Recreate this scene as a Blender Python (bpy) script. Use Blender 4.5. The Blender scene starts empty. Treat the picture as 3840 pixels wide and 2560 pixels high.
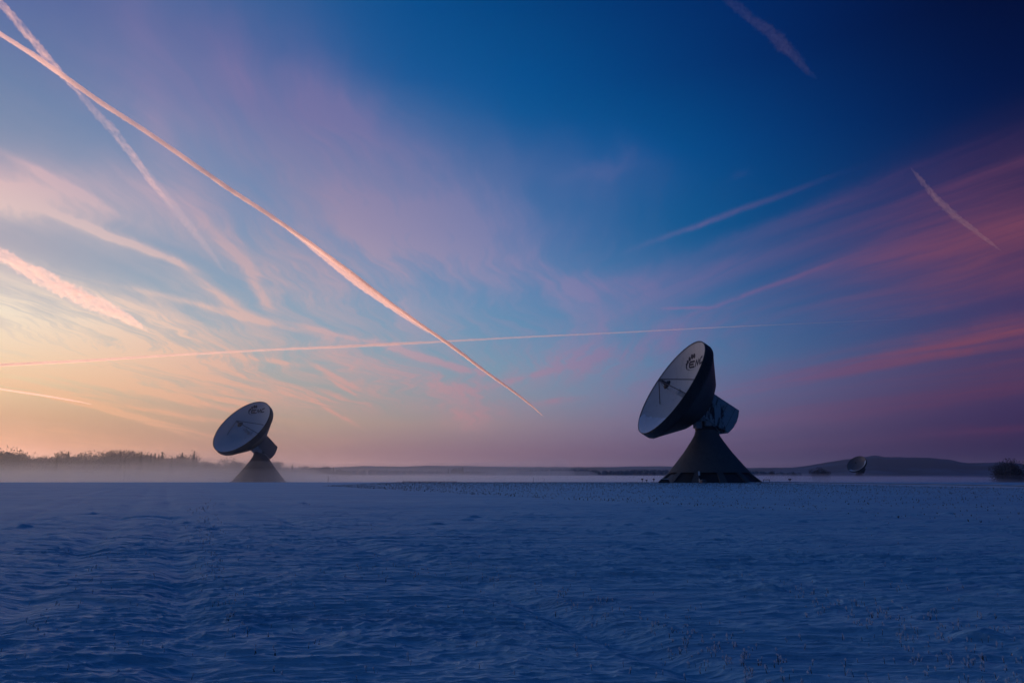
import bpy, math, random
import numpy as np
from mathutils import Vector, Matrix
random.seed(7)
rng = np.random.default_rng(11)
scene = bpy.context.scene
C = scene.collection

# ---------------------------------------------------------------- camera, sky, sun, exposure
cam_data = bpy.data.cameras.new("camera")
cam_data.sensor_width = 36.0
cam_data.lens = 24.0
cam_data.clip_start = 0.1
cam_data.clip_end = 600000.0
cam = bpy.data.objects.new("camera", cam_data)
C.objects.link(cam)
EYE = 1.5
PITCH = math.atan2(1786 - 1280, 2560.0)
cam.location = (0, 0, EYE)
cam.rotation_euler = (math.pi / 2 + PITCH, 0, 0)
scene.camera = cam
scene.view_settings.view_transform = 'Standard'
scene.view_settings.look = 'None'
scene.view_settings.exposure = 0.0
scene.view_settings.gamma = 1.0
scene.view_settings.use_curve_mapping = False
scene.cycles.use_denoising = True
scene.cycles.volume_bounces = 6
scene.cycles.max_bounces = 10
scene.cycles.diffuse_bounces = 3
scene.cycles.transparent_max_bounces = 24

FW = Vector((0, math.cos(PITCH), math.sin(PITCH)))
UP = Vector((0, -math.sin(PITCH), math.cos(PITCH)))
RT = Vector((1, 0, 0))

def ray(x, y):
    """unit direction in the world seen at photo pixel (x, y) of 3840 x 2560"""
    return (FW * 2560 + RT * (x - 1920) - UP * (y - 1280)).normalized()

def on_level(x, y, z):
    """point at height z in that direction"""
    r = ray(x, y)
    return Vector((0, 0, EYE)) + r * ((z - EYE) / r.z)

def at_range(x, dist, z=0.0):
    """point on the ground dist metres ahead, in the column of pixel x at the horizon"""
    r = ray(x, 1786)
    k = dist / math.hypot(r.x, r.y)
    return Vector((r.x * k, r.y * k, z))

SUN_AZ = math.radians(-44)
SUN_EL = math.radians(-1.2)
sun_data = bpy.data.lights.new("sun", 'SUN')
sun_data.energy = 4.6
sun_data.angle = math.radians(0.6)
sun_data.color = (1.0, 0.50, 0.33)
sun = bpy.data.objects.new("sun", sun_data)
to_sun = Vector((math.sin(SUN_AZ) * math.cos(SUN_EL), math.cos(SUN_AZ) * math.cos(SUN_EL), math.sin(SUN_EL)))
sun.rotation_euler = (-to_sun).to_track_quat('-Z', 'Y').to_euler()
C.objects.link(sun)

SKY_ROWS = [(0, [(-180, [0.0024, 0.0116, 0.0423]), (-120, [0.0626, 0.0328, 0.0478]), (-90, [0.2129, 0.0857, 0.0617]), (-60, [0.6159, 0.2277, 0.0996]), (-48, [0.6642, 0.2455, 0.1074]), (-40, [0.6038, 0.2232, 0.0976]), (-34, [0.5733, 0.2232, 0.1136]), (-28, [0.5018, 0.2224, 0.1555]), (-22, [0.4229, 0.2173, 0.1935]), (-16, [0.3573, 0.1955, 0.2051]), (-10, [0.3013, 0.1695, 0.2051]), (-4, [0.2526, 0.1433, 0.2051]), (2, [0.206, 0.1185, 0.1964]), (8, [0.1587, 0.0936, 0.1717]), (14, [0.1155, 0.0702, 0.1492]), (20, [0.0773, 0.0488, 0.1281]), (26, [0.0549, 0.0292, 0.0952]), (32, [0.0334, 0.0151, 0.0649]), (38, [0.0194, 0.008, 0.0452]), (44, [0.0194, 0.008, 0.0452]), (70, [0.0126, 0.0094, 0.044]), (110, [0.0024, 0.0116, 0.0423])]), (2, [(-180, [0.0023, 0.012, 0.0441]), (-120, [0.0661, 0.0377, 0.0495]), (-90, [0.2257, 0.1018, 0.0629]), (-60, [0.6533, 0.2739, 0.0998]), (-48, [0.7046, 0.2954, 0.1076]), (-40, [0.6405, 0.2685, 0.0978]), (-34, [0.617, 0.2682, 0.109]), (-28, [0.5677, 0.2731, 0.1395]), (-22, [0.4955, 0.2609, 0.1806]), (-16, [0.4173, 0.2286, 0.2041]), (-10, [0.3457, 0.1936, 0.2187]), (-4, [0.2959, 0.169, 0.2188]), (2, [0.2466, 0.1433, 0.2126]), (8, [0.1931, 0.113, 0.1941]), (14, [0.1419, 0.0861, 0.1721]), (20, [0.0959, 0.062, 0.1473]), (26, [0.0715, 0.0387, 0.1117]), (32, [0.0459, 0.0209, 0.0791]), (38, [0.0273, 0.0111, 0.058]), (44, [0.0289, 0.0116, 0.0598]), (70, [0.0183, 0.0118, 0.0535]), (110, [0.0023, 0.012, 0.0441])]), (4.3, [(-180, [0.0021, 0.0125, 0.0462]), (-120, [0.0768, 0.0568, 0.0654]), (-90, [0.2633, 0.1676, 0.1133]), (-60, [0.7635, 0.4646, 0.2427]), (-48, [0.8234, 0.5011, 0.2617]), (-40, [0.7485, 0.4555, 0.2379]), (-34, [0.6915, 0.4161, 0.2189]), (-28, [0.6167, 0.3943, 0.235]), (-22, [0.5333, 0.3636, 0.2495]), (-16, [0.4764, 0.3359, 0.2592]), (-10, [0.4258, 0.307, 0.2677]), (-4, [0.3594, 0.2636, 0.2752]), (2, [0.2893, 0.2219, 0.2795]), (8, [0.2124, 0.1793, 0.2755]), (14, [0.1566, 0.1358, 0.2457]), (20, [0.1146, 0.0943, 0.1987]), (26, [0.0848, 0.0599, 0.1487]), (32, [0.0595, 0.0341, 0.1086]), (38, [0.0425, 0.0197, 0.0829]), (44, [0.0442, 0.0218, 0.0879]), (70, [0.0274, 0.0181, 0.0712]), (110, [0.0021, 0.0125, 0.0462])]), (6.6, [(-180, [0.0019, 0.013, 0.0482]), (-120, [0.0999, 0.0861, 0.0851]), (-90, [0.3446, 0.2689, 0.1771]), (-60, [1.0006, 0.7591, 0.4247]), (-48, [1.0791, 0.8186, 0.458]), (-40, [0.981, 0.7442, 0.4164]), (-34, [0.8046, 0.612, 0.3836]), (-28, [0.5878, 0.4807, 0.3684]), (-22, [0.4162, 0.4026, 0.3633]), (-16, [0.3371, 0.3724, 0.3635]), (-10, [0.2841, 0.3527, 0.3673]), (-4, [0.2539, 0.3205, 0.3777]), (2, [0.2162, 0.2826, 0.3811]), (8, [0.1672, 0.2325, 0.3671]), (14, [0.1273, 0.1801, 0.3255]), (20, [0.0937, 0.1286, 0.2665]), (26, [0.0739, 0.0848, 0.2036]), (32, [0.0597, 0.0517, 0.1459]), (38, [0.0523, 0.0313, 0.1015]), (44, [0.0529, 0.0319, 0.1045]), (70, [0.0325, 0.0243, 0.082]), (110, [0.0019, 0.013, 0.0482])]), (9, [(-180, [0.0018, 0.0135, 0.0504]), (-120, [0.0957, 0.0825, 0.101]), (-90, [0.3305, 0.2549, 0.2275]), (-60, [0.9597, 0.7174, 0.5674]), (-48, [1.035, 0.7736, 0.6119]), (-40, [0.9409, 0.7033, 0.5563]), (-34, [0.7185, 0.6052, 0.4976]), (-28, [0.4886, 0.4879, 0.4563]), (-22, [0.3476, 0.4253, 0.4432]), (-16, [0.2651, 0.3913, 0.4387]), (-10, [0.2094, 0.3676, 0.4397]), (-4, [0.1873, 0.3391, 0.4434]), (2, [0.1593, 0.3045, 0.4384]), (8, [0.1209, 0.2574, 0.4134]), (14, [0.0881, 0.202, 0.3668]), (20, [0.0593, 0.1438, 0.3044]), (26, [0.0467, 0.0957, 0.2341]), (32, [0.0415, 0.058, 0.1691]), (38, [0.0529, 0.0319, 0.1126]), (44, [0.0529, 0.0319, 0.1144]), (70, [0.0324, 0.0245, 0.0888]), (110, [0.0018, 0.0135, 0.0504])]), (12, [(-180, [0.0016, 0.0141, 0.0531]), (-120, [0.0525, 0.0606, 0.0989]), (-90, [0.1798, 0.1769, 0.2133]), (-60, [0.521, 0.4888, 0.521]), (-48, [0.5619, 0.5271, 0.5619]), (-40, [0.5108, 0.4792, 0.5108]), (-34, [0.4549, 0.4726, 0.5091]), (-28, [0.3317, 0.421, 0.4984]), (-22, [0.2687, 0.3979, 0.4981]), (-16, [0.2091, 0.3698, 0.4923]), (-10, [0.1592, 0.3402, 0.4827]), (-4, [0.1228, 0.3046, 0.4664]), (2, [0.0943, 0.2681, 0.4455]), (8, [0.0753, 0.2292, 0.4144]), (14, [0.0524, 0.1805, 0.365]), (20, [0.0301, 0.128, 0.3027]), (26, [0.0243, 0.0851, 0.2383]), (32, [0.0287, 0.0513, 0.1726]), (38, [0.0529, 0.0319, 0.1144]), (44, [0.0463, 0.0286, 0.1074]), (70, [0.0284, 0.0228, 0.0857]), (110, [0.0016, 0.0141, 0.0531])]), (15.5, [(-180, [0.0013, 0.0148, 0.0563]), (-120, [0.0459, 0.0531, 0.0962]), (-90, [0.1573, 0.1488, 0.1959]), (-60, [0.4558, 0.4056, 0.4643]), (-48, [0.4916, 0.4374, 0.5007]), (-40, [0.4469, 0.3976, 0.4552]), (-34, [0.3523, 0.3785, 0.4669]), (-28, [0.2431, 0.3499, 0.4746]), (-22, [0.1797, 0.3317, 0.4844]), (-16, [0.1422, 0.309, 0.4821]), (-10, [0.1068, 0.284, 0.4778]), (-4, [0.0827, 0.2557, 0.4564]), (2, [0.0613, 0.2233, 0.4288]), (8, [0.0412, 0.1829, 0.3879]), (14, [0.024, 0.1407, 0.3363]), (20, [0.0114, 0.0997, 0.2765]), (26, [0.01, 0.0649, 0.2124]), (32, [0.0147, 0.039, 0.152]), (38, [0.0318, 0.0221, 0.0936]), (44, [0.0212, 0.0182, 0.0837]), (70, [0.0132, 0.0169, 0.0727]), (110, [0.0013, 0.0148, 0.0563])]), (20, [(-180, [0.001, 0.0158, 0.0603]), (-120, [0.0288, 0.0456, 0.0974]), (-90, [0.0984, 0.1202, 0.1902]), (-60, [0.2849, 0.3205, 0.4401]), (-48, [0.3072, 0.3456, 0.4747]), (-40, [0.2793, 0.3142, 0.4315]), (-34, [0.2451, 0.3139, 0.4498]), (-28, [0.1747, 0.2908, 0.4578]), (-22, [0.1082, 0.2675, 0.4686]), (-16, [0.0931, 0.2481, 0.4569]), (-10, [0.0793, 0.2262, 0.4417]), (-4, [0.0548, 0.1899, 0.4145]), (2, [0.0312, 0.1563, 0.3786]), (8, [0.0102, 0.1262, 0.3285]), (14, [0.0029, 0.0981, 0.2804]), (20, [0.0006, 0.0709, 0.2314]), (26, [0.0017, 0.0463, 0.179]), (32, [0.0034, 0.0259, 0.1232]), (38, [0.004, 0.0127, 0.0717]), (44, [0.0013, 0.0088, 0.0591]), (70, [0.0012, 0.0116, 0.0596]), (110, [0.001, 0.0158, 0.0603])]), (26, [(-180, [0.0006, 0.0168, 0.0648]), (-120, [0.013, 0.0361, 0.0956]), (-90, [0.0439, 0.0843, 0.1727]), (-60, [0.1267, 0.2139, 0.3807]), (-48, [0.1366, 0.2307, 0.4105]), (-40, [0.1242, 0.2097, 0.3732]), (-34, [0.1103, 0.2103, 0.3957]), (-28, [0.0959, 0.2091, 0.4077]), (-22, [0.0716, 0.1982, 0.4063]), (-16, [0.0512, 0.1802, 0.3871]), (-10, [0.0341, 0.158, 0.3636]), (-4, [0.0112, 0.1239, 0.3287]), (2, [0.0026, 0.1006, 0.304]), (8, [0.0009, 0.0931, 0.2968]), (14, [0.0, 0.075, 0.2636]), (20, [0.0, 0.0484, 0.2038]), (26, [0.0, 0.0276, 0.1423]), (32, [0.0, 0.0129, 0.0898]), (38, [0.0001, 0.005, 0.0529]), (44, [0.0, 0.0027, 0.0365]), (70, [0.0002, 0.0083, 0.0478]), (110, [0.0006, 0.0168, 0.0648])]), (32, [(-180, [0.0006, 0.0168, 0.0648]), (-120, [0.0083, 0.0279, 0.0909]), (-90, [0.0277, 0.0555, 0.1563]), (-60, [0.0796, 0.1299, 0.3326]), (-48, [0.0858, 0.1401, 0.3587]), (-40, [0.078, 0.1274, 0.3261]), (-34, [0.0604, 0.1339, 0.318]), (-28, [0.0506, 0.1331, 0.325]), (-22, [0.0411, 0.1253, 0.3263]), (-16, [0.0143, 0.1079, 0.3139]), (-10, [0.0037, 0.0935, 0.2993]), (-4, [0.0016, 0.0862, 0.2908]), (2, [0.0, 0.0746, 0.2696]), (8, [0.0, 0.0568, 0.2268]), (14, [0.0, 0.0398, 0.182]), (20, [0.0, 0.0248, 0.1378]), (26, [0.0, 0.0138, 0.0966]), (32, [0.0, 0.0061, 0.0568]), (38, [0.0, 0.0021, 0.0302]), (44, [0.0, 0.0009, 0.0232]), (70, [0.0002, 0.0073, 0.0398]), (110, [0.0006, 0.0168, 0.0648])]), (39, [(-180, [0.0006, 0.0168, 0.0648]), (-120, [0.0079, 0.0279, 0.0906]), (-90, [0.0261, 0.0555, 0.155]), (-60, [0.0749, 0.1299, 0.329]), (-48, [0.0807, 0.1401, 0.3548]), (-40, [0.0734, 0.1274, 0.3225]), (-34, [0.0546, 0.1274, 0.3066]), (-28, [0.0405, 0.1131, 0.2928]), (-22, [0.0248, 0.0978, 0.2804]), (-16, [0.0055, 0.0803, 0.2692]), (-10, [0.0, 0.0661, 0.2495]), (-4, [0.0, 0.0549, 0.2155]), (2, [0.0, 0.044, 0.1852]), (8, [0.0, 0.0329, 0.1584]), (14, [0.0, 0.0237, 0.1335]), (20, [0.0, 0.0165, 0.1101]), (26, [0.0, 0.0105, 0.0833]), (32, [0.0, 0.0057, 0.054]), (38, [0.0, 0.0026, 0.0336]), (44, [0.0, 0.0009, 0.0232]), (70, [0.0002, 0.0073, 0.0398]), (110, [0.0006, 0.0168, 0.0648])]), (60, [(-180, [0.0004, 0.0262, 0.1048]), (-120, [0.005, 0.0331, 0.1207]), (-90, [0.0164, 0.0503, 0.1603]), (-60, [0.0472, 0.0969, 0.2686]), (-48, [0.0509, 0.1045, 0.2896]), (-40, [0.0463, 0.095, 0.2633]), (-34, [0.0345, 0.095, 0.2533]), (-28, [0.0256, 0.086, 0.2445]), (-22, [0.0157, 0.0763, 0.2367]), (-16, [0.0035, 0.0653, 0.2296]), (-10, [0.0, 0.0563, 0.2172]), (-4, [0.0, 0.0492, 0.1958]), (2, [0.0, 0.0424, 0.1767]), (8, [0.0, 0.0353, 0.1597]), (14, [0.0, 0.0295, 0.144]), (20, [0.0, 0.025, 0.1293]), (26, [0.0, 0.0212, 0.1123]), (32, [0.0, 0.0182, 0.0939]), (38, [0.0, 0.0162, 0.081]), (44, [0.0, 0.0152, 0.0744]), (70, [0.0001, 0.0196, 0.0866]), (110, [0.0004, 0.0262, 0.1048])]), (90, [(-180, [0.0, 0.0395, 0.162]), (-120, [0.0, 0.0395, 0.162]), (-90, [0.0, 0.0395, 0.162]), (-60, [0.0, 0.0403, 0.1652]), (-48, [0.0, 0.0435, 0.1782]), (-40, [0.0, 0.0395, 0.162]), (-34, [0.0, 0.0395, 0.162]), (-28, [0.0, 0.0395, 0.162]), (-22, [0.0, 0.0395, 0.162]), (-16, [0.0, 0.0395, 0.162]), (-10, [0.0, 0.0395, 0.162]), (-4, [0.0, 0.0395, 0.162]), (2, [0.0, 0.0395, 0.162]), (8, [0.0, 0.0395, 0.162]), (14, [0.0, 0.0395, 0.162]), (20, [0.0, 0.0395, 0.162]), (26, [0.0, 0.0395, 0.162]), (32, [0.0, 0.0395, 0.162]), (38, [0.0, 0.0395, 0.162]), (44, [0.0, 0.0395, 0.162]), (70, [0.0, 0.0395, 0.162]), (110, [0.0, 0.0395, 0.162])])]
CLOUD_ROWS = [(2, [(-180, [0.0023, 0.012, 0.0441]), (-120, [0.0908, 0.0521, 0.0559]), (-90, [0.3122, 0.1522, 0.0854]), (-60, [0.9057, 0.4207, 0.1652]), (-48, [0.9767, 0.4537, 0.1782]), (-40, [0.8879, 0.4125, 0.162]), (-34, [0.9001, 0.4321, 0.1829]), (-28, [0.9093, 0.4588, 0.2282]), (-22, [0.8467, 0.4134, 0.2549]), (-16, [0.7431, 0.3562, 0.2623]), (-10, [0.6346, 0.3018, 0.2632]), (-4, [0.523, 0.265, 0.2751]), (2, [0.42, 0.2243, 0.2791]), (8, [0.3206, 0.1747, 0.2672]), (14, [0.2408, 0.1311, 0.2349]), (20, [0.1749, 0.0928, 0.1902]), (26, [0.1253, 0.0546, 0.1303]), (32, [0.0937, 0.0291, 0.0896]), (38, [0.0802, 0.0168, 0.0704]), (44, [0.0802, 0.0168, 0.0704]), (70, [0.049, 0.0149, 0.0599]), (110, [0.0023, 0.012, 0.0441])]), (5, [(-180, [0.0021, 0.0127, 0.0468]), (-120, [0.0937, 0.0639, 0.0686]), (-90, [0.3227, 0.1921, 0.1231]), (-60, [0.9367, 0.5359, 0.27]), (-48, [1.0101, 0.5779, 0.2912]), (-40, [0.9183, 0.5254, 0.2647]), (-34, [0.9191, 0.506, 0.2563]), (-28, [0.9088, 0.4888, 0.2708]), (-22, [0.8351, 0.4265, 0.2804]), (-16, [0.7236, 0.3641, 0.2825]), (-10, [0.6128, 0.3087, 0.2826]), (-4, [0.5039, 0.27, 0.2923]), (2, [0.4043, 0.2285, 0.2945]), (8, [0.3103, 0.179, 0.2803]), (14, [0.2345, 0.1355, 0.248]), (20, [0.1721, 0.0973, 0.2041]), (26, [0.1338, 0.0605, 0.1418]), (32, [0.1152, 0.0365, 0.0974]), (38, [0.1189, 0.0263, 0.0759]), (44, [0.1304, 0.0292, 0.0773]), (70, [0.0791, 0.0226, 0.0651]), (110, [0.0021, 0.0127, 0.0468])]), (8, [(-180, [0.0018, 0.0133, 0.0495]), (-120, [0.0984, 0.0854, 0.0933]), (-90, [0.3396, 0.2658, 0.2027]), (-60, [0.9863, 0.7494, 0.497]), (-48, [1.0637, 0.8082, 0.536]), (-40, [0.967, 0.7347, 0.4873]), (-34, [0.9507, 0.6478, 0.4179]), (-28, [0.909, 0.5558, 0.3701]), (-22, [0.8091, 0.4598, 0.3443]), (-16, [0.6766, 0.389, 0.3417]), (-10, [0.5543, 0.331, 0.3443]), (-4, [0.4481, 0.2867, 0.3496]), (2, [0.3565, 0.2416, 0.3459]), (8, [0.2779, 0.191, 0.3221]), (14, [0.2142, 0.1464, 0.285]), (20, [0.1618, 0.1069, 0.2387]), (26, [0.1491, 0.0724, 0.1661]), (32, [0.1598, 0.0515, 0.1119]), (38, [0.2024, 0.0475, 0.0854]), (44, [0.2273, 0.0539, 0.0879]), (70, [0.1371, 0.0376, 0.0725]), (110, [0.0018, 0.0133, 0.0495])]), (11, [(-180, [0.0016, 0.0139, 0.0522]), (-120, [0.099, 0.0976, 0.1129]), (-90, [0.3423, 0.3069, 0.2648]), (-60, [0.9944, 0.8681, 0.6727]), (-48, [1.0724, 0.9362, 0.7255]), (-40, [0.9749, 0.8511, 0.6595]), (-34, [0.9707, 0.781, 0.5991]), (-28, [0.9064, 0.6242, 0.483]), (-22, [0.782, 0.4924, 0.4129]), (-16, [0.6306, 0.4147, 0.4075]), (-10, [0.4994, 0.354, 0.4126]), (-4, [0.3964, 0.3039, 0.4125]), (2, [0.3122, 0.2551, 0.4019]), (8, [0.2475, 0.2034, 0.3673]), (14, [0.1947, 0.1576, 0.3247]), (20, [0.1516, 0.1171, 0.2763]), (26, [0.1625, 0.0851, 0.1933]), (32, [0.2086, 0.0682, 0.1279]), (38, [0.2728, 0.0668, 0.0934]), (44, [0.2584, 0.0644, 0.0938]), (70, [0.1557, 0.0442, 0.0772]), (110, [0.0016, 0.0139, 0.0522])]), (14, [(-180, [0.0014, 0.0145, 0.0549]), (-120, [0.0914, 0.0854, 0.1096]), (-90, [0.3164, 0.2626, 0.2462]), (-60, [0.9195, 0.7377, 0.6134]), (-48, [0.9917, 0.7955, 0.6615]), (-40, [0.9015, 0.7232, 0.6014]), (-34, [0.8532, 0.6613, 0.5624]), (-28, [0.7757, 0.5534, 0.4915]), (-22, [0.6734, 0.4513, 0.4307]), (-16, [0.5523, 0.3958, 0.4357]), (-10, [0.4381, 0.3477, 0.4486]), (-4, [0.3432, 0.3018, 0.4497]), (2, [0.2676, 0.2543, 0.4352]), (8, [0.2135, 0.2031, 0.3921]), (14, [0.1682, 0.1561, 0.341]), (20, [0.13, 0.1131, 0.2821]), (26, [0.1398, 0.0798, 0.1944]), (32, [0.1709, 0.0592, 0.1266]), (38, [0.2316, 0.0598, 0.0947]), (44, [0.2156, 0.057, 0.0951]), (70, [0.1299, 0.04, 0.079]), (110, [0.0014, 0.0145, 0.0549])]), (20, [(-180, [0.001, 0.0158, 0.0603]), (-120, [0.0773, 0.0645, 0.1037]), (-90, [0.2682, 0.1862, 0.2122]), (-60, [0.7799, 0.5128, 0.5041]), (-48, [0.8411, 0.553, 0.5436]), (-40, [0.7646, 0.5027, 0.4942]), (-34, [0.6244, 0.4558, 0.5023]), (-28, [0.5053, 0.3821, 0.4646]), (-22, [0.4129, 0.3097, 0.4082]), (-16, [0.3627, 0.2833, 0.4077]), (-10, [0.3051, 0.2574, 0.4112]), (-4, [0.2337, 0.2318, 0.4126]), (2, [0.1776, 0.201, 0.4013]), (8, [0.1392, 0.1632, 0.3668]), (14, [0.1069, 0.1252, 0.3165]), (20, [0.08, 0.0878, 0.2497]), (26, [0.0842, 0.0599, 0.1784]), (32, [0.105, 0.0419, 0.1221]), (38, [0.1515, 0.0461, 0.0998]), (44, [0.1377, 0.042, 0.0957]), (70, [0.083, 0.0315, 0.0815]), (110, [0.001, 0.0158, 0.0603])]), (28, [(-180, [0.0006, 0.0168, 0.0648]), (-120, [0.0303, 0.0376, 0.0987]), (-90, [0.1047, 0.0895, 0.1836]), (-60, [0.304, 0.2289, 0.4123]), (-48, [0.3278, 0.2468, 0.4446]), (-40, [0.298, 0.2244, 0.4042]), (-34, [0.2799, 0.2211, 0.4019]), (-28, [0.2451, 0.2057, 0.39]), (-22, [0.2025, 0.1796, 0.3634]), (-16, [0.188, 0.1749, 0.3634]), (-10, [0.1663, 0.1661, 0.3611]), (-4, [0.1259, 0.155, 0.359]), (2, [0.0938, 0.1383, 0.347]), (8, [0.0728, 0.1126, 0.3162]), (14, [0.0561, 0.0846, 0.2674]), (20, [0.0446, 0.0558, 0.2016]), (26, [0.0449, 0.0359, 0.1479]), (32, [0.048, 0.0223, 0.1054]), (38, [0.047, 0.0185, 0.0842]), (44, [0.0295, 0.0124, 0.0733]), (70, [0.0179, 0.0142, 0.0699]), (110, [0.0006, 0.0168, 0.0648])]), (39, [(-180, [0.0006, 0.0168, 0.0648]), (-120, [0.0178, 0.0297, 0.0948]), (-90, [0.0609, 0.062, 0.1698]), (-60, [0.1764, 0.1488, 0.3722]), (-48, [0.1902, 0.1605, 0.4014]), (-40, [0.1729, 0.1459, 0.3649]), (-34, [0.1314, 0.1172, 0.3312]), (-28, [0.1131, 0.1076, 0.3151]), (-22, [0.0964, 0.1022, 0.305]), (-16, [0.0737, 0.1022, 0.305]), (-10, [0.0582, 0.0982, 0.2972]), (-4, [0.0501, 0.0871, 0.2758]), (2, [0.0428, 0.0737, 0.2491]), (8, [0.0361, 0.0559, 0.2117]), (14, [0.0319, 0.0405, 0.177]), (20, [0.0319, 0.0275, 0.1447]), (26, [0.0304, 0.0189, 0.1176]), (32, [0.027, 0.014, 0.0956]), (38, [0.0235, 0.0112, 0.0796]), (44, [0.0212, 0.0097, 0.0704]), (70, [0.013, 0.0125, 0.0682]), (110, [0.0006, 0.0168, 0.0648])])]


class Nodes:
    def __init__(self, tree):
        self.t = tree
    def new(self, kind, **kw):
        n = self.t.nodes.new(kind)
        for k, v in kw.items():
            setattr(n, k, v)
        return n
    def put(self, sock, v):
        if isinstance(v, bpy.types.NodeSocket):
            self.t.links.new(v, sock)
        elif v is not None:
            if sock.type == 'RGBA' and len(v) == 3:
                v = (*v, 1)
            sock.default_value = v
    def math(self, op, a, b=None, c=None, clamp=False):
        n = self.new('ShaderNodeMath', operation=op, use_clamp=clamp)
        for i, v in enumerate((a, b, c)):
            if v is not None:
                self.put(n.inputs[i], v)
        return n.outputs[0]
    def vmath(self, op, a, b=None, out=0):
        n = self.new('ShaderNodeVectorMath', operation=op)
        self.put(n.inputs[0], a)
        if b is not None:
            self.put(n.inputs[1], b)
        return n.outputs[1] if op == 'DOT_PRODUCT' else n.outputs[out]
    def mix(self, f, a, b, blend='MIX'):
        n = self.new('ShaderNodeMix', data_type='RGBA', blend_type=blend)
        self.put(n.inputs[0], f); self.put(n.inputs[6], a); self.put(n.inputs[7], b)
        return n.outputs[2]
    def ramp(self, f, stops, interp='LINEAR'):
        n = self.new('ShaderNodeValToRGB')
        cr = n.color_ramp; cr.interpolation = interp
        while len(cr.elements) < len(stops):
            cr.elements.new(0.5)
        for e, (p, c) in zip(cr.elements, stops):
            e.position = p
            e.color = (*c, 1) if len(c) == 3 else c
        self.put(n.inputs[0], f)
        return n.outputs[0]
    def range(self, v, a, b, c=0.0, d=1.0, smooth=True):
        n = self.new('ShaderNodeMapRange', interpolation_type='SMOOTHSTEP' if smooth else 'LINEAR')
        for i, q in enumerate((v, a, b, c, d)):
            self.put(n.inputs[i], q)
        return n.outputs[0]
    def noise(self, vec, scale, detail=4, rough=0.55, distort=0.0, kind='FBM', color=False):
        n = self.new('ShaderNodeTexNoise', noise_type=kind)
        self.put(n.inputs['Vector'], vec)
        n.inputs['Scale'].default_value = scale
        n.inputs['Detail'].default_value = detail
        n.inputs['Roughness'].default_value = rough
        n.inputs['Distortion'].default_value = distort
        return n.outputs[1] if color else n.outputs[0]

world = bpy.data.worlds.new("World")
scene.world = world
world.use_nodes = True
wt = world.node_tree
wt.nodes.clear()
N = Nodes(wt)
tc = N.new('ShaderNodeTexCoord')
D = N.vmath('NORMALIZE', tc.outputs['Generated'])
sep = N.new('ShaderNodeSeparateXYZ'); wt.links.new(D, sep.inputs[0])
dx, dy, dz = sep.outputs
azn = N.math('MULTIPLY_ADD', N.math('ARCTAN2', dx, dy), 1 / (2 * math.pi), 0.5)      # 0..1, 0.5 straight ahead
el = N.math('MULTIPLY', N.math('ARCSINE', dz), 180 / math.pi)

def table(rows):
    out = None
    for i, (e, stops) in enumerate(rows):
        col = N.ramp(azn, [((a + 180) / 360, c) for a, c in stops], 'B_SPLINE')
        if out is None:
            out = col
        else:
            out = N.mix(N.range(el, rows[i - 1][0], e, smooth=False), out, col)
    return out
clear = table(SKY_ROWS)
cloud = table(CLOUD_ROWS)

# high cirrus: wisps drawn out along two wind directions on a level sheet high above the ground
zc = N.math('MAXIMUM', N.math('ADD', dz, 0.05), 0.03)
inv = N.math('DIVIDE', 1.0, zc)
comb = N.new('ShaderNodeCombineXYZ')
N.put(comb.inputs[0], N.math('MULTIPLY', dx, inv)); N.put(comb.inputs[1], N.math('MULTIPLY', dy, inv)); comb.inputs[2].default_value = 1.0
sheet = comb.outputs[0]
warp = N.vmath('SUBTRACT', N.noise(sheet, 0.55, 4, 0.55, color=True), (0.5, 0.5, 0.5))
def streaks(az_deg, along, across, scale, detail=7, rough=0.6, off=0.0, wamt=0.5):
    a = math.radians(az_deg)
    w = N.vmath('ADD', sheet, N.vmath('MULTIPLY', warp, (wamt, wamt, 0)))
    u = N.vmath('DOT_PRODUCT', w, (math.sin(a) * along, math.cos(a) * along, off))
    v = N.vmath('DOT_PRODUCT', w, (math.cos(a) * across, -math.sin(a) * across, off * 1.7))
    cb = N.new('ShaderNodeCombineXYZ')
    N.put(cb.inputs[0], u); N.put(cb.inputs[1], v); cb.inputs[2].default_value = off
    return N.noise(cb.outputs[0], scale, detail, rough)
sL = streaks(8, 0.16, 0.9, 1.6, off=3.1, wamt=0.9)
sR = streaks(-27, 0.13, 1.1, 1.5, off=7.7, wamt=0.45)
fine = streaks(2, 0.45, 3.4, 2.0, detail=9, rough=0.68, off=11.3, wamt=1.1)
fineR = streaks(-27, 0.4, 4.0, 1.9, detail=9, rough=0.66, off=21.3, wamt=0.6)
soft = N.noise(N.vmath('ADD', D, N.vmath('MULTIPLY', warp, (0.05, 0.05, 0.05))), 3.4, 3, 0.5)

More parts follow.
